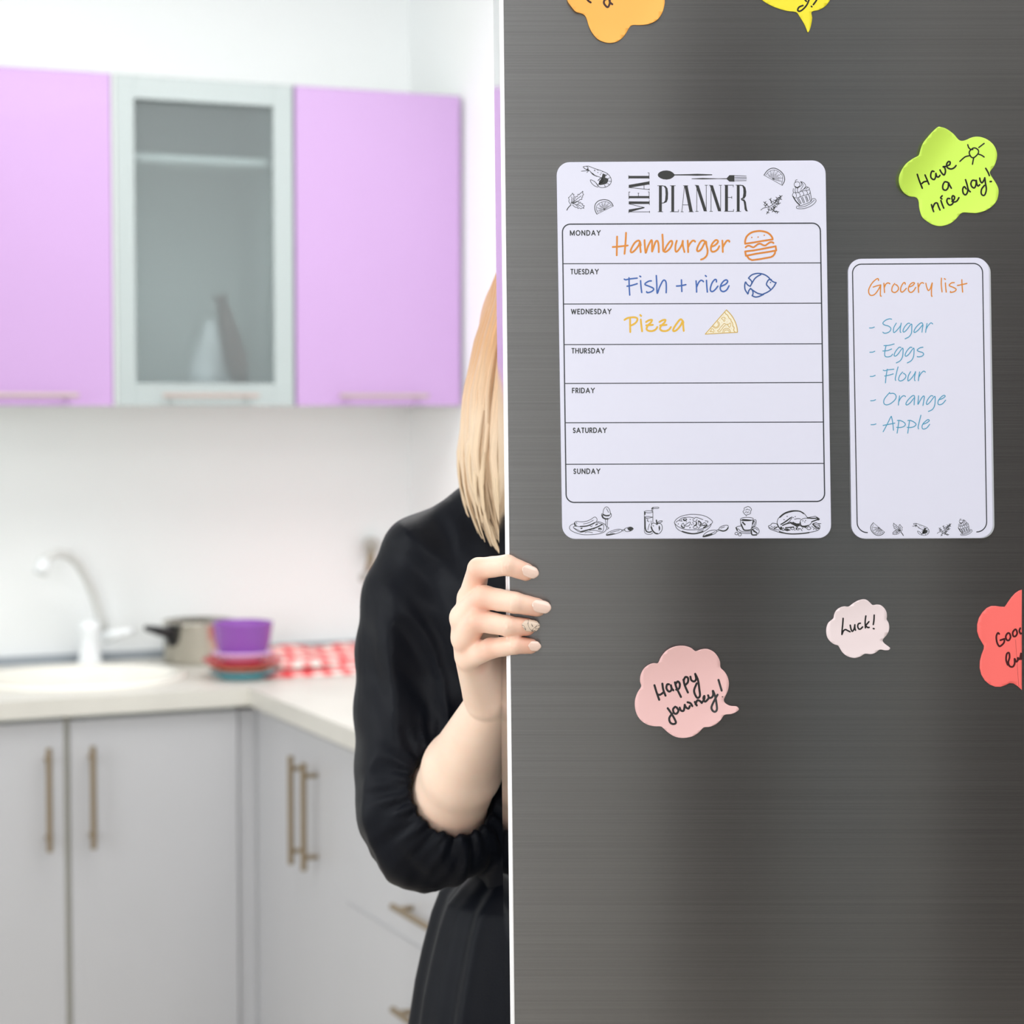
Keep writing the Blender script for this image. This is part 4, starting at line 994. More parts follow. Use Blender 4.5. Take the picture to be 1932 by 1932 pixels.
GN = (1680, 220, 8.4)
note('flower_note', GN, "755,165 800,165 870,185 950,235 1010,285 1080,365 1140,385 1210,365 1290,330 1390,318 1500,345 1600,410 1660,490 1690,590 1680,690 1640,790 1580,870 1585,920 1630,990 1680,1070 1712,1150 1710,1240 1680,1340 1600,1430 1500,1490 1380,1525 1270,1525 1170,1518 1110,1540 1050,1610 970,1680 880,1720 780,1735 680,1715 590,1665 510,1600 475,1520 455,1430 450,1360 430,1300 380,1272 310,1265 230,1220 170,1145 138,1050 140,950 180,850 240,760 310,700 380,655 440,625 460,590 480,520 520,420 590,330 660,250",
     (206, 244, 92), cadd(rot_curl(1790, 335, math.radians(215), 28, .010, 1.7), rot_curl(1790, 335, math.radians(60), 45, .002), rot_curl(1790, 335, math.radians(-30), 50, .002)), 'yellow-green flower-shaped paper note reading Have a nice day! with a small sun',
     ([("425,915 460,1020 505,1135; 500,1060 530,1035 575,1025; 548,925 580,1000 610,1072; 690,870 660,865 640,910 645,970 690,998 715,960 720,900 735,950 765,955 785,930; 785,845 810,890 850,925 872,870 860,810 835,795 870,790; 870,790 900,780 940,760 945,720 915,715 890,760 905,810 960,830 1010,810 1040,775; 905,1040 860,1035 830,1090 835,1150 880,1165 915,1120 920,1050 935,1080 965,1135; 650,1395 665,1450 685,1505; 670,1450 700,1380 740,1370 760,1420 785,1480; 800,1330 820,1390 845,1450; 820,1255 795,1285 815,1305; 940,1300 905,1300 895,1350 930,1400 975,1390 1000,1350; 975,1345 1010,1310 1015,1270 985,1255 975,1300 1000,1350 1050,1340 1085,1285; 1200,1145 1170,1110 1145,1150 1155,1215 1190,1240 1220,1200 1225,1150; 1190,1000 1215,1080 1235,1160 1265,1190; 1350,1015 1300,1010 1275,1060 1290,1110 1330,1130 1355,1080 1360,1010 1370,1070 1390,1100 1415,1080; 1415,975 1425,1020 1450,1050 1480,1010 1495,970; 1495,970 1505,1050 1520,1150 1500,1230 1470,1250 1440,1220 1445,1150 1490,1090; 1510,820 1545,880 1568,935; 1580,1030 1600,1028", 3.0),
       ("1275,525 1310,500 1350,500 1390,530 1395,570 1370,610 1320,650 1280,640 1255,600 1250,560 1275,525 1305,520; 1225,445 1240,490 1270,520; 1400,490 1485,425; 1395,595 1440,610 1485,640; 1320,650 1310,700 1300,755; 1250,620 1180,640 1100,710", 2.5)], I_pen))
note('cloud_note', (1180, 1200, 8.4), "515,430 560,340 630,250 720,190 830,158 940,158 1040,190 1110,240 1190,215 1290,205 1390,245 1460,320 1500,410 1508,500 1570,565 1620,650 1640,750 1625,860 1580,960 1560,1020 1590,1070 1660,1105 1760,1115 1798,1160 1760,1200 1680,1235 1570,1250 1510,1330 1430,1400 1330,1440 1240,1450 1160,1530 1060,1590 930,1615 800,1600 690,1540 600,1460 555,1432 460,1430 350,1405 250,1340 180,1240 150,1120 155,1000 195,890 250,800 232,720 240,620 290,520 370,455 450,430",
     (236, 192, 190), cadd(rot_curl(1288, 1305, math.radians(-100), 10, .0028), rot_curl(1288, 1305, math.radians(100), 20, .002), rot_curl(1288, 1305, math.radians(20), 40, .002)), 'pink cloud-shaped paper note reading Happy journey!',
     ([("460,780 490,880 535,1010; 505,925 550,930 600,895; 585,755 600,850 635,945; 690,765 660,770 650,830 690,880 730,850 720,780 735,830 760,860; 785,735 810,820 880,965; 795,760 830,720 862,760 850,830 805,850; 920,690 940,780 990,895; 925,700 950,650 990,665 990,730 950,775; 1030,645 1045,700 1090,720 1120,680 1105,600; 1105,600 1150,700 1172,850 1180,950 1140,980 1100,920 1090,850 1130,750; 670,1145 710,1200 760,1280 800,1370 760,1395 710,1370 695,1300 740,1230; 790,1120 755,1160 770,1220 810,1230 840,1180 810,1130; 860,1135 880,1180 920,1185 935,1130 940,1090; 940,1090 960,1130 1000,1150 1020,1110; 985,1050 1030,1065 1060,1110; 1100,1045 1130,1100; 1110,1080 1140,1020 1180,1030 1210,1060; 1215,1050 1250,1000 1250,950 1235,990 1260,1040 1300,1010 1320,980; 1310,940 1330,980 1370,970 1390,930 1385,870; 1390,870 1420,950 1440,1050 1450,1160 1420,1200 1380,1180 1365,1120 1420,1000 1460,930; 1475,695 1500,780 1525,865", 4.0), ("1535,960 1540,965", 1.8)], I_pen))
note('cloud_note', (1540, 1110, 12.075), "740,415 830,350 930,290 1010,260 1090,250 1160,270 1220,320 1285,380 1380,370 1470,385 1550,450 1600,540 1612,640 1605,710 1645,780 1665,880 1650,980 1600,1070 1530,1150 1515,1200 1560,1260 1640,1320 1685,1365 1650,1405 1560,1410 1450,1395 1360,1460 1250,1500 1110,1490 1020,1545 900,1585 790,1575 680,1530 590,1450 530,1350 490,1300 400,1270 310,1200 250,1110 228,1000 235,890 280,780 385,690 405,610 450,510 540,440 640,412",
     (238, 222, 224), cadd(rot_curl(1618, 1186, math.radians(-110), 8, .003), rot_curl(1618, 1186, math.radians(80), 25, .002)), 'small pale pink cloud-shaped paper note reading Luck!',
     ([("612,685 605,800 590,950 585,1050; 590,1040 620,970 665,940 710,960 770,990; 775,840 790,920 820,980 860,930 880,830; 880,830 880,900 895,955; 1005,795 960,810 945,870 970,925 1010,925 1055,880; 1130,630 1115,750 1120,900; 1200,760 1150,820 1130,850 1170,890 1205,890; 1320,610 1315,720 1300,825; 1300,915 1318,922", 2.9)], I_pen))
note('petal_note', (1800, 1090, 8.4), "1075,190 1030,205 970,245 910,310 860,380 820,440 800,462 740,458 660,448 590,448 520,480 450,550 395,640 368,740 368,850 395,940 440,1020 475,1080 472,1130 440,1210 412,1320 408,1430 435,1540 490,1630 560,1690 650,1728 740,1730 820,1700 880,1670 940,1675 1010,1720 1075,1780",
     (255, 112, 106), rot_curl(1890, 1205, math.radians(180), 20, .002), 'coral red petal-shaped paper note at the right edge reading Good lu', 
     ([("715,890 695,875 670,930 680,1020 710,1080 740,1080 790,1030 800,970; 735,990 800,968; 850,880 820,930 835,985 870,990 895,940 880,885 850,880; 960,825 930,870 940,925 975,925 1000,880 985,825 960,825; 1050,800 1035,840 1052,885 1068,882; 850,1380 825,1300 835,1210 870,1190 880,1260 860,1340 880,1400 930,1410 960,1360 960,1285 985,1330 1010,1310 1012,1270 1040,1290 1062,1200 1064,1290", 3.4), ("975,980 990,1200 1010,1500 1025,1715", .35)], I_maroon), curve=False)  # last thin stroke: shading of a paper crease, drawn as a dark line
note('flower_note', (1040, 0, 7.728), "235,0 290,90 360,170 440,195 490,225 520,280 550,380 600,480 680,570 780,615 870,625 960,605 1040,550 1100,470 1140,400 1190,365 1300,365 1420,350 1530,300 1600,220 1640,120 1655,0 1620,-120 1560,-200 1540,-260 1600,-400 1590,-560 1480,-680 1330,-720 1200,-680 1100,-640 1000,-760 850,-830 700,-780 600,-680 560,-600 430,-600 290,-520 230,-400 250,-260 300,-180 240,-100",
     (253, 182, 86), cadd(rot_curl(1165, -20, math.radians(160), 45, .006), rot_curl(1165, -20, math.radians(35), 55, .003), rot_curl(1165, -20, math.radians(95), 60, .002)), 'orange flower-shaped paper note cut off by the top edge of the photo',
     ([("500,-40 540,10 575,35; 830,-20 780,0 770,50 820,105 850,60 855,10; 845,-20 855,30 890,62", 3.8)], inkmat('brown_marker', (52, 12, 6))))
note('bubble_note', (1400, 0, 9.66), "365,0 500,85 650,150 830,200 985,220 1050,300 1130,430 1175,530 1200,590 1235,540 1265,430 1278,320 1270,215 1400,180 1520,110 1605,0 1660,-120 1640,-300 1500,-450 1250,-540 950,-560 600,-540 330,-450 180,-300 200,-140",
     (236, 222, 44), rot_curl(1495, 0, math.radians(60), 40, .002), 'bright yellow speech-bubble paper note cut off by the top edge',
     ([("1220,0 1180,90 1110,170 1050,205 1015,185 1040,130 1110,100; 1150,0 1175,25; 1360,0 1330,45 1300,83; 1265,115 1272,122", 3.1)], I_pen))
# ------------------------------------------------------------------ the person, grown as smooth implicit surfaces
class Field:
    def __init__(s, lo, hi, h):
        s.lo = np.array(lo, float); s.h = h
        s.n = np.ceil((np.array(hi) - s.lo) / h).astype(int) + 1
        s.F = np.full(s.n, 1.0, np.float32)
    def box(s, lo, hi):
        a = np.clip(np.floor((np.array(lo) - s.lo) / s.h).astype(int), 0, s.n)
        b = np.clip(np.ceil((np.array(hi) - s.lo) / s.h).astype(int) + 1, 0, s.n)
        sl = tuple(slice(a[i], b[i]) for i in range(3))
        g = [((np.arange(a[i], b[i]) * s.h) + s.lo[i]).astype(np.float32) for i in range(3)]
        return sl, g[0][:, None, None], g[1][None, :, None], g[2][None, None, :]
    def _mix(s, sl, d, k, sub):
        f = s.F[sl]
        if sub:
            d = -d; h = np.clip(.5 - .5 * (f - d) / k, 0, 1); s.F[sl] = f * (1 - h) + d * h + k * h * (1 - h)
        else:
            h = np.clip(.5 + .5 * (f - d) / k, 0, 1); s.F[sl] = f * (1 - h) + d * h - k * h * (1 - h)
    def cap(s, a, b, ra, rb, k=.004, sub=False):
        a, b = np.array(a, float), np.array(b, float); m = max(ra, rb) + 2 * k + 3 * s.h
        sl, X, Y, Z = s.box(np.minimum(a, b) - m, np.maximum(a, b) + m)
        if s.F[sl].size == 0: return s
        ab = b - a; L = max(ab @ ab, 1e-12)
        t = np.clip(((X - a[0]) * ab[0] + (Y - a[1]) * ab[1] + (Z - a[2]) * ab[2]) / L, 0, 1)
        d = np.sqrt((X - a[0] - t * ab[0]) ** 2 + (Y - a[1] - t * ab[1]) ** 2 + (Z - a[2] - t * ab[2]) ** 2) - (ra + t * (rb - ra))
        s._mix(sl, d, k, sub); return s
    def ell(s, c, r, k=.006, sub=False):
        c, r = np.array(c, float), np.array(r, float); m = r + 2 * k + 3 * s.h
        sl, X, Y, Z = s.box(c - m, c + m)
        q = np.sqrt(((X - c[0]) / r[0]) ** 2 + ((Y - c[1]) / r[1]) ** 2 + ((Z - c[2]) / r[2]) ** 2)
        s._mix(sl, (q - 1) * r.min(), k, sub); return s
    def chain(s, pts, k=.004, sub=False):
        for (a, ra), (b, rb) in zip(pts, pts[1:]): s.cap(a, b, ra, rb, k, sub)
        return s
    def mesh(s):
        F = s.F
        F[0], F[-1] = 1, 1; F[:, 0], F[:, -1] = 1, 1; F[:, :, 0], F[:, :, -1] = 1, 1
        I = F < 0; nx, ny, nz = F.shape
        cnt = np.zeros((nx - 1, ny - 1, nz - 1), np.int8)
        for dx in (0, 1):
            for dy in (0, 1):
                for dz in (0, 1): cnt += I[dx:nx - 1 + dx, dy:ny - 1 + dy, dz:nz - 1 + dz]
        cells = np.argwhere((cnt > 0) & (cnt < 8))
        idx = -np.ones(cnt.shape, np.int32); idx[tuple(cells.T)] = np.arange(len(cells))
        acc = np.zeros((len(cells), 3)); w = np.zeros(len(cells))
        cor = [(a, b, c) for a in (0, 1) for b in (0, 1) for c in (0, 1)]
        for p in cor:
            for ax in range(3):
                if p[ax]: continue
                q = list(p); q[ax] = 1
                fp = F[tuple((cells + p).T)]; fq = F[tuple((cells + q).T)]
                m = (fp < 0) != (fq < 0)
                t = fp[m] / (fp[m] - fq[m])
                pt = np.array(p, float) + np.outer(t, np.eye(3)[ax])
                acc[m] += pt; w[m] += 1
        V = (cells + acc / w[:, None]) * s.h + s.lo
        quads = []
        for ax in range(3):
            sh = [slice(1, -1)] * 3; sh[ax] = slice(0, -1)
            A = I[tuple(sh)]; sh2 = list(sh); sh2[ax] = slice(1, None)
            B = I[tuple(sh2)]
            e = np.argwhere(A != B)
            off = np.array([1, 1, 1]); off[ax] = 0
            e = e + off
            u, v = [i for i in range(3) if i != ax]
            flip = A[tuple((e - off).T)]
            if ax == 1: flip = ~flip
            def c(du, dv):
                k = e.copy(); k[:, u] += du; k[:, v] += dv
                return idx[tuple(k.T)]
            q = np.stack([c(-1, -1), c(0, -1), c(0, 0), c(-1, 0)], 1)
            q[~flip] = q[~flip][:, ::-1]
            quads.append(q)
        return V, np.concatenate(quads)

def laplace(V, Q, it=2, lam=.5):
    e = np.concatenate([Q[:, [0, 1]], Q[:, [1, 2]], Q[:, [2, 3]], Q[:, [3, 0]]])
    for _ in range(it):
        S = np.zeros_like(V); n = np.zeros(len(V))
        for a, b in ((0, 1), (1, 0)):
            for j in range(3): S[:, j] += np.bincount(e[:, a], V[e[:, b], j], len(V))
            n += np.bincount(e[:, a], minlength=len(V))
        V = V + lam * (S / n[:, None] - V)
    return V

def normals(V, Q):
    f = np.cross(V[Q[:, 2]] - V[Q[:, 0]], V[Q[:, 3]] - V[Q[:, 1]])
    N = np.zeros_like(V)
    for c in range(4):
        for j in range(3): N[:, j] += np.bincount(Q[:, c], f[:, j], len(V))
    return N / (np.linalg.norm(N, axis=1)[:, None] + 1e-12)

def np_obj(name, V, Q, m, parent=None, attr=None):
    me = bpy.data.meshes.new(name)
    me.vertices.add(len(V)); me.vertices.foreach_set('co', V.astype(np.float32).ravel())
    me.loops.add(Q.size); me.loops.foreach_set('vertex_index', Q.astype(np.int32).ravel())
    me.polygons.add(len(Q)); me.polygons.foreach_set('loop_start', np.arange(0, Q.size, 4, dtype=np.int32))
    me.polygons.foreach_set('use_smooth', np.ones(len(Q), bool))
    me.update(); me.validate()
    if attr is not None:
        a = me.attributes.new('flush', 'FLOAT', 'POINT'); a.data.foreach_set('value', attr.astype(np.float32))
    me.materials.append(m)
    o = bpy.data.objects.new(name, me); COL.objects.link(o)
    if parent: o.parent = parent
    return o

# skin
M_skin = bpy.data.materials.new('skin'); M_skin.use_nodes = True
nt = M_skin.node_tree; _b = nt.nodes['Principled BSDF']
_b.inputs['Roughness'].default_value = .48
_b.inputs['Subsurface Weight'].default_value = .25
_b.inputs['Subsurface Radius'].default_value = (1, .35, .2)
_b.inputs['Subsurface Scale'].default_value = .004
at_ = nt.nodes.new('ShaderNodeAttribute'); at_.attribute_name = 'flush'
tc = nt.nodes.new('ShaderNodeTexCoord'); nz = nt.nodes.new('ShaderNodeTexNoise'); nz.inputs['Scale'].default_value = 45
nt.links.new(tc.outputs['Object'], nz.inputs['Vector'])
m1 = nt.nodes.new('ShaderNodeMix'); m1.data_type = 'RGBA'
m1.inputs['A'].default_value = lin((253, 226, 205)) + (1,); m1.inputs['B'].default_value = lin((250, 214, 192)) + (1,)
nt.links.new(nz.outputs['Fac'], m1.inputs['Factor'])
m2 = nt.nodes.new('ShaderNodeMix'); m2.data_type = 'RGBA'; m2.inputs['B'].default_value = lin((226, 146, 118)) + (1,)
nt.links.new(at_.outputs['Fac'], m2.inputs['Factor']); nt.links.new(m1.outputs['Result'], m2.inputs['A'])
nt.links.new(m2.outputs['Result'], _b.inputs['Base Color'])
n2 = nt.nodes.new('ShaderNodeTexNoise'); n2.inputs['Scale'].default_value = 900; nt.links.new(tc.outputs['Object'], n2.inputs['Vector'])
bp = nt.nodes.new('ShaderNodeBump'); bp.inputs['Strength'].default_value = .06; bp.inputs['Distance'].default_value = .0005
nt.links.new(n2.outputs['Fac'], bp.inputs['Height']); nt.links.new(bp.outputs[0], _b.inputs['Normal'])

def pt(px, py, Y): return np.array(at(px, py, Y))

person = empty('person', 'blonde person in a black dress peeking from behind the refrigerator door, gripping its edge', 'person')

# --- gripping hand and forearm
ELB, WR = pt(838, 1530, .27), pt(927, 1322, .106)
h = Field((-.105, -.022, 1.075), (.03, .345, 1.40), .00125)
h.cap(ELB, ELB + (WR - ELB) * .4, .0365, .0345, .01)
h.cap(ELB + (WR - ELB) * .4, WR, .0345, .0195, .008)
h.cap(ELB, pt(800, 1440, .30), .037, .041, .01)
MCP = [(pt(889, 1130, .030), .0112), (pt(876, 1166, .023), .0116), (pt(877, 1204, .025), .0108), (pt(883, 1241, .033), .0098)]
for i, (c, r) in enumerate(MCP):
    w0 = WR + np.array([-.004 + .003 * (1 - i * .5), .002 - i * .004, .004])
    h.cap(w0, c, .0165, r, .006)
h.cap(pt(905, 1180, .055), pt(925, 1300, .096), .0105, .0165, .01)       # palm
h.cap(pt(903, 1252, .054), pt(922, 1305, .096), .0115, .017, .008)
h.chain([(pt(936, 1305, .112), .0165), (pt(942, 1262, .113), .0135), (pt(962, 1222, .108), .0108), (pt(978, 1190, .0915), .0092)], .004)   # thumb behind the door
FING = [[(889, 1130, .030, .0108), (903, 1073, .004, .0088), (957, 1066, -.0098, .0083), (992, 1079, -.0079, .0072)],
        [(876, 1166, .023, .0112), (914, 1127, -.001, .0094), (971, 1137, -.0104, .0086), (1013, 1146, -.0082, .0075)],
        [(877, 1204, .025, .0105), (902, 1171, -.001, .0090), (958, 1181, -.0098, .0083), (994, 1183, -.0079, .0070)],
        [(883, 1241, .033, .0095), (926, 1223, .003, .0083), (972, 1217, -.0090, .0075), (1001, 1219, -.0072, .0062)]]
FP = []
for fg in FING:
    P = [pt(*q[:3]) for q in fg]; R = [q[3] for q in fg]; FP.append((P, R))
    h.cap(P[0], P[1], R[0], R[1], .0035)
    m1_ = (P[1] + P[2]) / 2
    h.cap(P[1], m1_, R[1], (R[1] + R[2]) / 2 * .97, .0018); h.cap(m1_, P[2], (R[1] + R[2]) / 2 * .97, R[2], .0012)
    m2_ = P[2] * .45 + P[3] * .55
    h.cap(P[2], m2_, R[2], R[3] * 1.02, .0012); h.cap(m2_, P[3], R[3] * 1.02, R[3], .0012)
# flatten the finger pads where they press on the steel
sl, X, Y, Z = h.box((EX - .0022, -.0002, 1.0), (.04, .0805, 1.5))
h.F[sl] = np.maximum(h.F[sl], .0004)
V, Q = h.mesh(); V = laplace(V, Q, 3, .5)
N = normals(V, Q)
flush = np.zeros(len(V))
for P, R in FP:
    d1 = np.linalg.norm(V - P[1], axis=1); flush += .6 * np.exp(-(d1 / .012) ** 2) * np.clip(-N[:, 1] + .35, 0, 1)
    d3 = np.linalg.norm(V - P[3], axis=1); flush += .55 * np.exp(-(d3 / .011) ** 2)
    d2 = np.linalg.norm(V - P[2], axis=1); flush += .22 * np.exp(-(d2 / .008) ** 2)
    ax = P[3] - P[1]; ax /= np.linalg.norm(ax)
    s_ = (V - P[2]) @ ax; near = (d2 < R[2] * 1.5) & (N[:, 1] < -.15)
    cr_ = sum(np.exp(-((s_ - o_) / .0007) ** 2) for o_ in (-.0026, 0, .0024))
    V = V - N * (np.where(near, .00032 * cr_, 0))[:, None]
for c_, r_ in MCP:
    flush += .18 * np.exp(-(np.linalg.norm(V - c_, axis=1) / .012) ** 2)
for c_ in (pt(885, 1225, .02), pt(915, 1265, .035), pt(895, 1190, .01), pt(905, 1143, .01)):
    flush += .3 * np.exp(-(np.linalg.norm(V - c_, axis=1) / .008) ** 2)
flush += .25 * np.exp(-(np.linalg.norm(V - pt(850, 1560, .24), axis=1) / .03) ** 2)
HV, HQ, HF = V, Q, np.clip(flush, 0, .9)

# --- head and neck (turned to the camera, hidden by the door in the photograph)
hx = float(pt(1060, 665, .30)[0])
g = Field((hx - .10, .17, 1.30), (hx + .10, .43, 1.68), .003)
g.ell((hx, .318, 1.568), (.074, .090, .088), .01); g.ell((hx, .285, 1.512), (.056, .064, .074), .02)
g.cap((hx, .252, 1.452), (hx, .262, 1.456), .019, .022, .02)
for s_ in (-1, 1):
    g.cap((hx + s_ * .05, .33, 1.49), (hx + s_ * .018, .258, 1.452), .016, .016, .015)
    g.ell((hx + s_ * .036, .248, 1.512), (.019, .016, .018), .012)
    g.ell((hx + s_ * .031, .222, 1.549), (.017, .014, .011), .008, True)
    g.cap((hx + s_ * .018, .236, 1.565), (hx + s_ * .046, .244, 1.566), .007, .006, .008)
    g.cap((hx + s_ * .074, .325, 1.556), (hx + s_ * .071, .318, 1.520), .009, .006, .004)
    g.cap((hx + s_ * .009, .219, 1.512), (hx + s_ * .007, .223, 1.512), .006, .005, .004)
g.cap((hx, .232, 1.552), (hx, .214, 1.517), .007, .0095, .007)
g.cap((hx - .018, .226, 1.484), (hx + .018, .226, 1.484), .0042, .0042, .003); g.cap((hx - .015, .227, 1.477), (hx + .015, .227, 1.477), .0050, .0050, .003)
g.cap((hx, .325, 1.47), (hx + .004, .335, 1.34), .050, .056, .015)
V, Q = g.mesh(); V = laplace(V, Q, 2, .5)
FV, FQ, FF = V, Q, .35 * np.exp(-(np.linalg.norm(V - np.array([hx, .222, 1.480]), axis=1) / .014) ** 2)

# --- trunk, far arm, legs
bx = float(pt(1085, 1600, .32)[0])
g = Field((-.20, .14, -.01), (.36, .50, 1.40), .0055)
g.chain([((hx + .004, .333, 1.36), .052), ((hx + .005, .315, 1.28), .060)], .02)
g.cap((hx - .09, .318, 1.37), (hx + .09, .318, 1.37), .026, .026, .02)
g.cap((hx - .04, .31, 1.25), (hx + .05, .31, 1.25), .062, .062, .02); g.cap((bx - .03, .322, 1.09), (bx + .03, .322, 1.09), .050, .050, .03)
g.cap((bx - .04, .33, .93), (bx + .04, .33, .93), .062, .062, .03)
g.chain([(pt(815, 1075, .31), .030), (pt(800, 1440, .30), .036)], .02)
g.chain([((hx + .125, .315, 1.33), .028), ((hx + .165, .335, 1.09), .032), ((hx + .17, .30, .875), .021)], .02)
hb = np.array([hx + .17, .298, .85]); g.cap(hb + [0, 0, .02], hb + [0, -.004, -.05], .021, .026, .012)
for j in range(4):
    a = hb + np.array([.003, -.026 + j * .016, -.065]); L = (.06, .068, .064, .05)[j]
    g.chain([(a, .0085), (a + [-.003, -.003, -L * .5], .008), (a + [-.012, -.004, -L], .007)], .002)
g.chain([(hb + [0, -.02, -.005], .013), (hb + [-.006, -.047, -.035], .010), (hb + [-.012, -.052, -.062], .008)], .005)
for s_ in (-1, 1):
    g.chain([((bx + s_ * .06, .33, .88), .062), ((bx + s_ * .078, .325, .49), .050), ((bx + s_ * .08, .345, .34), .047), ((bx + s_ * .08, .36, .09), .030)], .02)
    g.chain([((bx + s_ * .08, .365, .05), .032), ((bx + s_ * .09, .25, .032), .028), ((bx + s_ * .092, .21, .024), .022)], .015)
V, Q = g.mesh(); V = laplace(V, Q, 3, .5)
n1, n2_ = len(HV), len(HV) + len(FV)
np_obj('body', np.concatenate([HV, FV, V]), np.concatenate([HQ, FQ + n1, Q + n2_]), M_skin, person, np.concatenate([HF, FF, np.zeros(len(V))]))

# --- face details
M_eye = mat('eye_white', (238, 236, 232), .15, var=0); M_iris = mat('iris', (84, 108, 120), .15, var=.2, scale=80); M_brow = mat('brow', (138, 102, 66), .8)
M_lip = mat('lip', (196, 104, 100), .35)
for s_ in (-1, 1):
    b = bmesh.new(); bmesh.ops.create_uvsphere(b, u_segments=20, v_segments=14, radius=.0118)
    for v in b.verts: v.co += Vector((hx + s_ * .031, .238, 1.549))
    e = bm_obj('eye', b, M_eye, person, smooth=True)
    b = bmesh.new(); lathe(b, (0, 0, 0), [(0, .0), (.0055, .0), (.0035, .0012), (0, .0015)], 18)
    for v in b.verts: v.co = Vector((hx + s_ * .031 + v.co.x, .2270 - v.co.z, 1.549 + v.co.y))
    bm_obj('iris', b, M_iris, e, smooth=True)
    b = bmesh.new(); tube(b, [(hx + s_ * .016, .2265, 1.5665), (hx + s_ * .032, .2285, 1.572), (hx + s_ * .048, .2375, 1.568)], [.0022, .0026, .0012], 8)
    bm_obj('eyebrow', b, M_brow, person, smooth=True)
b = bmesh.new(); tube(b, [(hx - .021, .2275, 1.4805), (hx - .008, .2225, 1.4845), (hx, .2218, 1.483), (hx + .008, .2225, 1.4845), (hx + .021, .2275, 1.4805)], [.001, .0034, .003, .0034, .001], 10)
tube(b, [(hx - .020, .2275, 1.480), (hx, .2215, 1.4765), (hx + .020, .2275, 1.480)], [.001, .0045, .001], 10)
bm_obj('lips', b, M_lip, person, smooth=True)

# --- fingernails
M_nail = mat('nude_nail_polish', (242, 212, 196), .18, var=.01, Coat_Weight=.6)
M_nail2 = bpy.data.materials.new('marbled_nail_polish'); M_nail2.use_nodes = True
nt = M_nail2.node_tree; _b = nt.nodes['Principled BSDF']; _b.inputs['Roughness'].default_value = .18
tc = nt.nodes.new('ShaderNodeTexCoord'); nz = nt.nodes.new('ShaderNodeTexNoise'); nz.inputs['Scale'].default_value = 130; nz.inputs['Distortion'].default_value = 1.2; nz.inputs['Detail'].default_value = 1
nt.links.new(tc.outputs['Object'], nz.inputs['Vector'])
cr = nt.nodes.new('ShaderNodeValToRGB'); cr.color_ramp.elements[0].position = .44; cr.color_ramp.elements[0].color = lin((226, 206, 186)) + (1,); e = cr.color_ramp.elements.new(.49); e.color = lin((96, 82, 74)) + (1,)
e = cr.color_ramp.elements[-1]; e.position = .53; e.color = lin((226, 206, 186)) + (1,)
nt.links.new(nz.outputs['Fac'], cr.inputs[0]); nt.links.new(cr.outputs[0], _b.inputs['Base Color'])
NL = [(.0142, .0096), (.0158, .0102), (.0142, .0094), (.0104, .0076)]
for i, ((P, R), (L, W)) in enumerate(zip(FP, NL)):
    d = Vector(P[3] - P[2]).normalized()
    nn = Vector((0, -1, .32 if i < 3 else .15)); nn = (nn - d * nn.dot(d)).normalized(); w = d.cross(nn)
    vs, fs = [], []; a, bb = 12, 10
    for j in range(a + 1):
        s_ = (j / a) * 2 - 1
        hw_ = W / 2 * (1 - abs(s_) ** 3.6 * (.62 if s_ < 0 else .34)) ** .6 * (1.0 if s_ < .8 else 1 - (s_ - .8) * .5)
        for q in range(bb + 1):
            t = (q / bb) * 2 - 1
            phi = t * hw_ / R[3]
            rr_ = R[3] + .00055 - .0010 * max(0, s_) ** 2
            edge = .0011 * (t * t) * (s_ ** 2)
            off = (s_ * L / 2 + .0022) - (edge * 1.6 if s_ > 0 else -edge * 1.6)
            p = Vector(P[3]) + d * off + (nn * math.cos(phi) + w * math.sin(phi)) * rr_
            vs.append(p)
    for j in range(a):
        for q in range(bb):
            k = j * (bb + 1) + q; fs.append((k, k + 1, k + bb + 2, k + bb + 1))
    o = mesh_obj('fingernail', vs, fs, M_nail2 if i == 2 else M_nail, person, smooth=True, label='fingernail with marbled dark veins' if i == 2 else None)
    so = o.modifiers.new('thickness', 'SOLIDIFY'); so.thickness = .0006; so.offset = 0

# --- dress
from mathutils import noise as mn
M_dress = mat('black_navy_fabric', (11, 14, 22), .5, var=.12, scale=30, bump=.12, bscale=900, Specular_IOR_Level=.13, Sheen_Weight=.04, Sheen_Roughness=.4)
k_ = .000492
g = Field((-.19, .13, 1.02), (.37, .49, 1.47), .0036)
def S(px, py, Y, r): return (pt(px, py, Y), r * (Y + 1.667) / 4000)
arm = [S(912, 955, .31, 44), S(797, 1052, .305, 77), S(772, 1130, .30, 87), S(765, 1230, .30, 92), S(769, 1340, .295, 99), S(779, 1450, .285, 107), S(788, 1530, .27, 112), S(806, 1578, .262, 104)]
g.chain(arm, .012)
g.cap(S(806, 1578, .262, 100)[0], S(862, 1570, .262, 85)[0], 100 * k_, 84 * k_, .01)
g.cap(pt(935, 985, .318), pt(1180, 985, .318), .042, .042, .02)
for a_, b_, r_ in (((985, 1150, .305), (1135, 1150, .305), .088), ((1000, 1300, .31), (1130, 1300, .31), .086), ((1035, 1450, .32), (1130, 1450, .32), .078), ((1048, 1600, .322), (1122, 1600, .322), .071), ((1040, 1655, .322), (1130, 1655, .322), .068)):
    g.cap(pt(*a_), pt(*b_), r_, r_, .03)
g.chain([S(1190, 955, .31, 44), S(1322, 1040, .31, 80), S(1352, 1200, .315, 88), S(1372, 1380, .33, 98), S(1385, 1520, .335, 104)], .012)
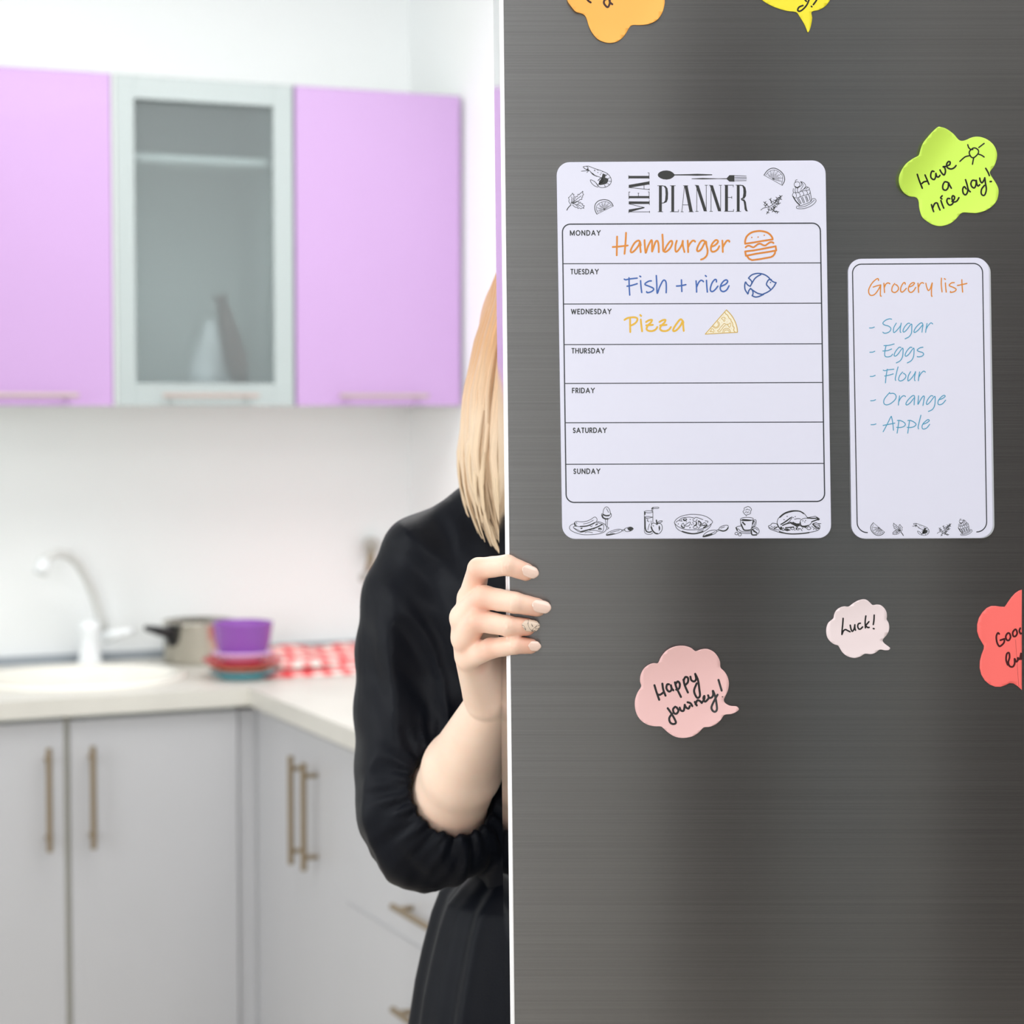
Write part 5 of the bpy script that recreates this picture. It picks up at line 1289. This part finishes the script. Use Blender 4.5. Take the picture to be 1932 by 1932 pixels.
# openings: forearm cuffs and neck
g.cap(ELB + (WR - ELB) * .06 , ELB + (WR - ELB) * .9, .0395, .040, .004, True)
g.cap((hx + .165, .335, 1.10), (hx + .172, .31, .95), .040, .043, .004, True)
g.ell((hx, .29, 1.415), (.066, .075, .045), .008, True)
V, Q = g.mesh(); V = laplace(V, Q, 2, .5); N = normals(V, Q)
ax = (WR - ELB) / np.linalg.norm(WR - ELB)
rel = V - ELB; s_ = rel @ ax; perp = rel - np.outer(s_, ax); pd = np.linalg.norm(perp, axis=1)
e1 = np.cross(ax, [0, 0, 1.]); e1 /= np.linalg.norm(e1); e2 = np.cross(ax, e1)
ang = np.arctan2(perp @ e2, perp @ e1)
disp = np.zeros(len(V))
fd = np.array([.62, 0, -.78]); fn = np.array([.78, 0, .62])          # folds run down to the right
for i in range(len(V)):
    v = V[i]
    a, b2 = float(v @ fd), float(v @ fn)
    q = mn.noise(Vector((a * 5, b2 * 15 + 1.2 * math.sin(a * 7), v[1] * 6)))
    q2 = mn.noise(Vector((v[0] * 30, v[1] * 30, v[2] * 16)))
    q3 = mn.noise(Vector((a * 14 + 7, b2 * 60, v[1] * 20)))
    disp[i] = (.0125 * (1 - abs(q) * 2.8) + .0016 * q2 + .0034 * q3 - .0065) * min(1, max(.12, -1.25 * N[i][1]))
cu = np.exp(-((pd - .045) / .022) ** 2) * (s_ > -.06)
disp = disp * (1 - .5 * cu) + cu * (.0022 * np.sin(ang * 17 + 2 * np.sin(ang * 3)) + .0012 * np.sin(ang * 31 + pd * 200))
disp *= np.clip((pd - .036) / .006, 0, 1)
V = V + N * disp[:, None]
DV, DQ = V, Q
# skirt as a gathered loft
prof = [(1590, 895), (1615, 892), (1640, 880), (1662, 856), (1690, 830), (1730, 815), (1800, 797), (1860, 784), (1932, 773), (2050, 752), (2300, 715), (2600, 680), (2880, 655)]
n = 220; rings = []
for j, (py, pxl) in enumerate(prof):
    z = float(pt(1085, py, .322)[2]); hw_ = bx - float(pt(pxl, py, .322)[0])
    t = min(1, j / 4); row = []
    for i in range(n):
        th = 2 * math.pi * i / n
        f = 1 + t * (.030 * math.sin(13 * th + .6 * math.sin(3 * th) + j * .05) + .010 * math.sin(27 * th + 1.3 + .1 * j) + .02 * math.sin(7 * th + .3)) - t * .03
        rx, ry = hw_ * f, hw_ * .86 * f
        row.append((bx + rx * math.cos(th), .325 + ry * math.sin(th), z))
    rings.append(row)
# refine in height
RV = np.array(rings); M_ = 6; fine = []
for j in range(len(prof) - 1):
    for q in range(M_): t = q / M_; fine.append(RV[j] * (1 - t) + RV[j + 1] * t)
fine.append(RV[-1]); fine = np.array(fine)
inner = fine[::-1].copy(); cen = np.array([bx, .325, 0]); inner[:, :, :2] = cen[:2] + (inner[:, :, :2] - cen[:2]) * .985
allr = np.concatenate([fine, inner]); m_ = len(allr)
SV = allr.reshape(-1, 3)
jj, ii = np.meshgrid(np.arange(m_ - 1), np.arange(n), indexing='ij'); i2 = (ii + 1) % n
SQ = np.stack([jj * n + ii, (jj + 1) * n + ii, (jj + 1) * n + i2, jj * n + i2], -1).reshape(-1, 4)
np_obj('dress', np.concatenate([DV, SV]), np.concatenate([DQ, SQ + len(DV)]), M_dress, person)
# flat shoes
for s_ in (-1, 1):
    g = Field((bx + s_ * .085 - .06, .15, -.004), (bx + s_ * .085 + .06, .43, .10), .004)
    g.chain([((bx + s_ * .08, .368, .040), .038), ((bx + s_ * .09, .25, .034), .036), ((bx + s_ * .092, .205, .028), .028)], .015)
    g.ell((bx + s_ * .083, .34, .115), (.033, .075, .06), .006, True)
    sl, X, Y, Z = g.box((-1, -1, -1), (1, 1, .0)); g.F[sl] = np.maximum(g.F[sl], .004)
    V, Q = g.mesh(); V = laplace(V, Q, 2, .5); np_obj('shoe', V, Q, M_plastic_black, person)

# --- hair: a cap and many flattened locks
M_hair = bpy.data.materials.new('blonde_hair'); M_hair.use_nodes = True
nt = M_hair.node_tree; _b = nt.nodes['Principled BSDF']; _b.inputs['Roughness'].default_value = .42
_b.inputs['Sheen Weight'].default_value = .2
uvn = nt.nodes.new('ShaderNodeUVMap'); uvn.uv_map = 'UVMap'; sp = nt.nodes.new('ShaderNodeSeparateXYZ'); nt.links.new(uvn.outputs[0], sp.inputs[0])
cr = nt.nodes.new('ShaderNodeValToRGB')
cr.color_ramp.elements[0].position = .08; cr.color_ramp.elements[0].color = lin((214, 150, 92)) + (1,)
cr.color_ramp.elements[1].position = .95; cr.color_ramp.elements[1].color = lin((232, 204, 166)) + (1,)
e = cr.color_ramp.elements.new(.40); e.color = lin((224, 172, 122)) + (1,)
e = cr.color_ramp.elements.new(.66); e.color = lin((244, 214, 180)) + (1,)
nt.links.new(sp.outputs['Y'], cr.inputs[0])
mp = nt.nodes.new('ShaderNodeMapping'); mp.inputs['Scale'].default_value = (14, 1.6, 1); nt.links.new(uvn.outputs[0], mp.inputs[0])
nz = nt.nodes.new('ShaderNodeTexNoise'); nz.inputs['Scale'].default_value = 3; nz.inputs['Detail'].default_value = 5; nt.links.new(mp.outputs[0], nz.inputs['Vector'])
mr = nt.nodes.new('ShaderNodeMapRange'); mr.inputs['From Min'].default_value = .3; mr.inputs['From Max'].default_value = .7; mr.inputs['To Min'].default_value = .70; mr.inputs['To Max'].default_value = 1.08
nt.links.new(nz.outputs['Fac'], mr.inputs['Value'])
mx = nt.nodes.new('ShaderNodeVectorMath'); mx.operation = 'SCALE'; nt.links.new(cr.outputs[0], mx.inputs[0]); nt.links.new(mr.outputs[0], mx.inputs['Scale'])
nt.links.new(mx.outputs[0], _b.inputs['Base Color'])
bp = nt.nodes.new('ShaderNodeBump'); bp.inputs['Strength'].default_value = .35; bp.inputs['Distance'].default_value = .002
nt.links.new(nz.outputs['Fac'], bp.inputs['Height']); nt.links.new(bp.outputs[0], _b.inputs['Normal'])

sil = [(940, 523), (915, 585), (896, 640), (886, 685), (873, 740), (867, 800), (862, 860), (869, 920), (882, 965), (903, 1012), (927, 1048)]
szs = [1.5 - (p[1] - 765) / 2050 for p in sil]; sx = [(p[0] - 966) / 2050 for p in sil]
def silx(z): return float(np.interp(z, szs[::-1], sx[::-1]))
hv, hf, huv = [], [], []
def lock(pts, r0, flat, side, shade):
    n_ = len(pts); seg = 8; b0 = len(hv)
    for i, p in enumerate(pts):
        t = i / (n_ - 1); d = (pts[min(i + 1, n_ - 1)] - pts[max(i - 1, 0)]).normalized()
        s1 = (side - d * side.dot(d)).normalized(); s2 = d.cross(s1)
        r = r0 * (min(1, .45 + t * 3)) * (1 - max(0, (t - .7) / .3) ** 1.5 * .9)
        for q in range(seg):
            a = 2 * math.pi * q / seg
            hv.append(p + s1 * (math.cos(a) * r) + s2 * (math.sin(a) * r * flat)); huv.append((shade + q / seg * .9, t))
    for i in range(n_ - 1):
        for q in range(seg):
            hf.append((b0 + i * seg + q, b0 + i * seg + (q + 1) % seg, b0 + (i + 1) * seg + (q + 1) % seg, b0 + (i + 1) * seg + q))
R = random.Random(11)
ztop = 1.652
def strand(phi, depth, zend, wav, r0):
    pts = []
    c, s = math.cos(phi), math.sin(phi)
    side = -1 if c < 0 else 1
    ph = R.uniform(0, 6.28)
    for i in range(26):
        t = i / 25
        if t < .22:
            u = t / .22                       # over the crown
            z = ztop - (1 - math.cos(u * math.pi / 2)) * .05
            hw = (hx - silx(1.600)) * math.sin(u * math.pi / 2)
            x = hx + c * hw * depth; y = .315 + s * .100 * math.sin(u * math.pi / 2) * depth
        else:
            u = (t - .22) / .78; z = 1.602 + (zend - 1.602) * u
            hw = hx - silx(z)
            hw = max(hw, .05)
            x = hx + c * hw * depth; y = .315 + s * (.100 - .012 * u) * depth - (.035 * u * u if s < 0 else -.01 * u)
            x += .0035 * wav * math.sin(u * 9 + ph) * u; y += .004 * wav * math.cos(u * 7 + ph) * u
        pts.append(Vector((x, y, z)))
    lock(pts, r0, .38, Vector((-s, c, 0)), R.random() * 7)
for i in range(150):                          # sides and back; a gap is left for the face
    phi = R.uniform(math.radians(-62), math.radians(242))
    strand(phi, R.uniform(.90, .975), R.uniform(1.365, 1.41), R.uniform(.3, 1.2), R.uniform(.006, .0095))
for i in range(46):                           # the left mass that shows beside the door
    phi = math.radians(R.uniform(168, 240))
    strand(phi, R.uniform(.92, 1.0), R.uniform(1.362, 1.40), R.uniform(.2, 1.0), R.uniform(.004, .0075))
for i in range(60):                           # inner layers that fill the mass
    phi = math.radians(R.uniform(172, 250))
    strand(phi, R.uniform(.72, .92), R.uniform(1.352, 1.385), R.uniform(.2, .7), R.uniform(.008, .012))
g = Field((hx - .11, .19, 1.40), (hx + .11, .45, 1.68), .004)
g.ell((hx, .322, 1.568), (.077, .094, .084), .006); g.cap((hx, .35, 1.56), (hx, .355, 1.44), .068, .07, .02)
g.ell((hx, .20, 1.525), (.056, .095, .075), .01, True)
V, Q = g.mesh(); V = laplace(V, Q, 2, .5)
b0 = len(hv)
hv += [Vector(v) for v in V]; huv += [(float(v[0] * 40 + v[1] * 20), float(np.clip((1.66 - v[2]) / .3, 0, 1))) for v in V]
hf += [tuple(int(a) + b0 for a in q) for q in Q]
o = mesh_obj('hair', hv, hf, M_hair, person, smooth=True)
ul = o.data.uv_layers.new(name='UVMap')
vi = np.empty(len(o.data.loops), np.int32); o.data.loops.foreach_get('vertex_index', vi)
ul.data.foreach_set('uv', np.array(huv, np.float32)[vi].ravel())

# ------------------------------------------------------------------ put every thing's origin at its base
bpy.context.view_layer.update()
def desc(o):
    out = []
    for c in o.children: out += [c] + desc(c)
    return out
for o in [o for o in COL.objects if o.parent is None and o.type in ('MESH', 'EMPTY')]:
    grp = [p for p in [o] + desc(o) if p.type == 'MESH']
    if not grp: continue
    mn_, mx_ = np.full(3, 1e9), np.full(3, -1e9)
    for p in grp:
        co = np.empty(len(p.data.vertices) * 3, np.float32); p.data.vertices.foreach_get('co', co); co = co.reshape(-1, 3)
        mn_ = np.minimum(mn_, co.min(0)); mx_ = np.maximum(mx_, co.max(0))
    base = Vector(((mn_[0] + mx_[0]) / 2, (mn_[1] + mx_[1]) / 2, mn_[2])) if o.get('category') not in ('note', 'board') else Vector(((mn_[0] + mx_[0]) / 2, (mn_[1] + mx_[1]) / 2, (mn_[2] + mx_[2]) / 2))
    for p in grp: p.data.transform(Matrix.Translation(-base))
    o.location = base
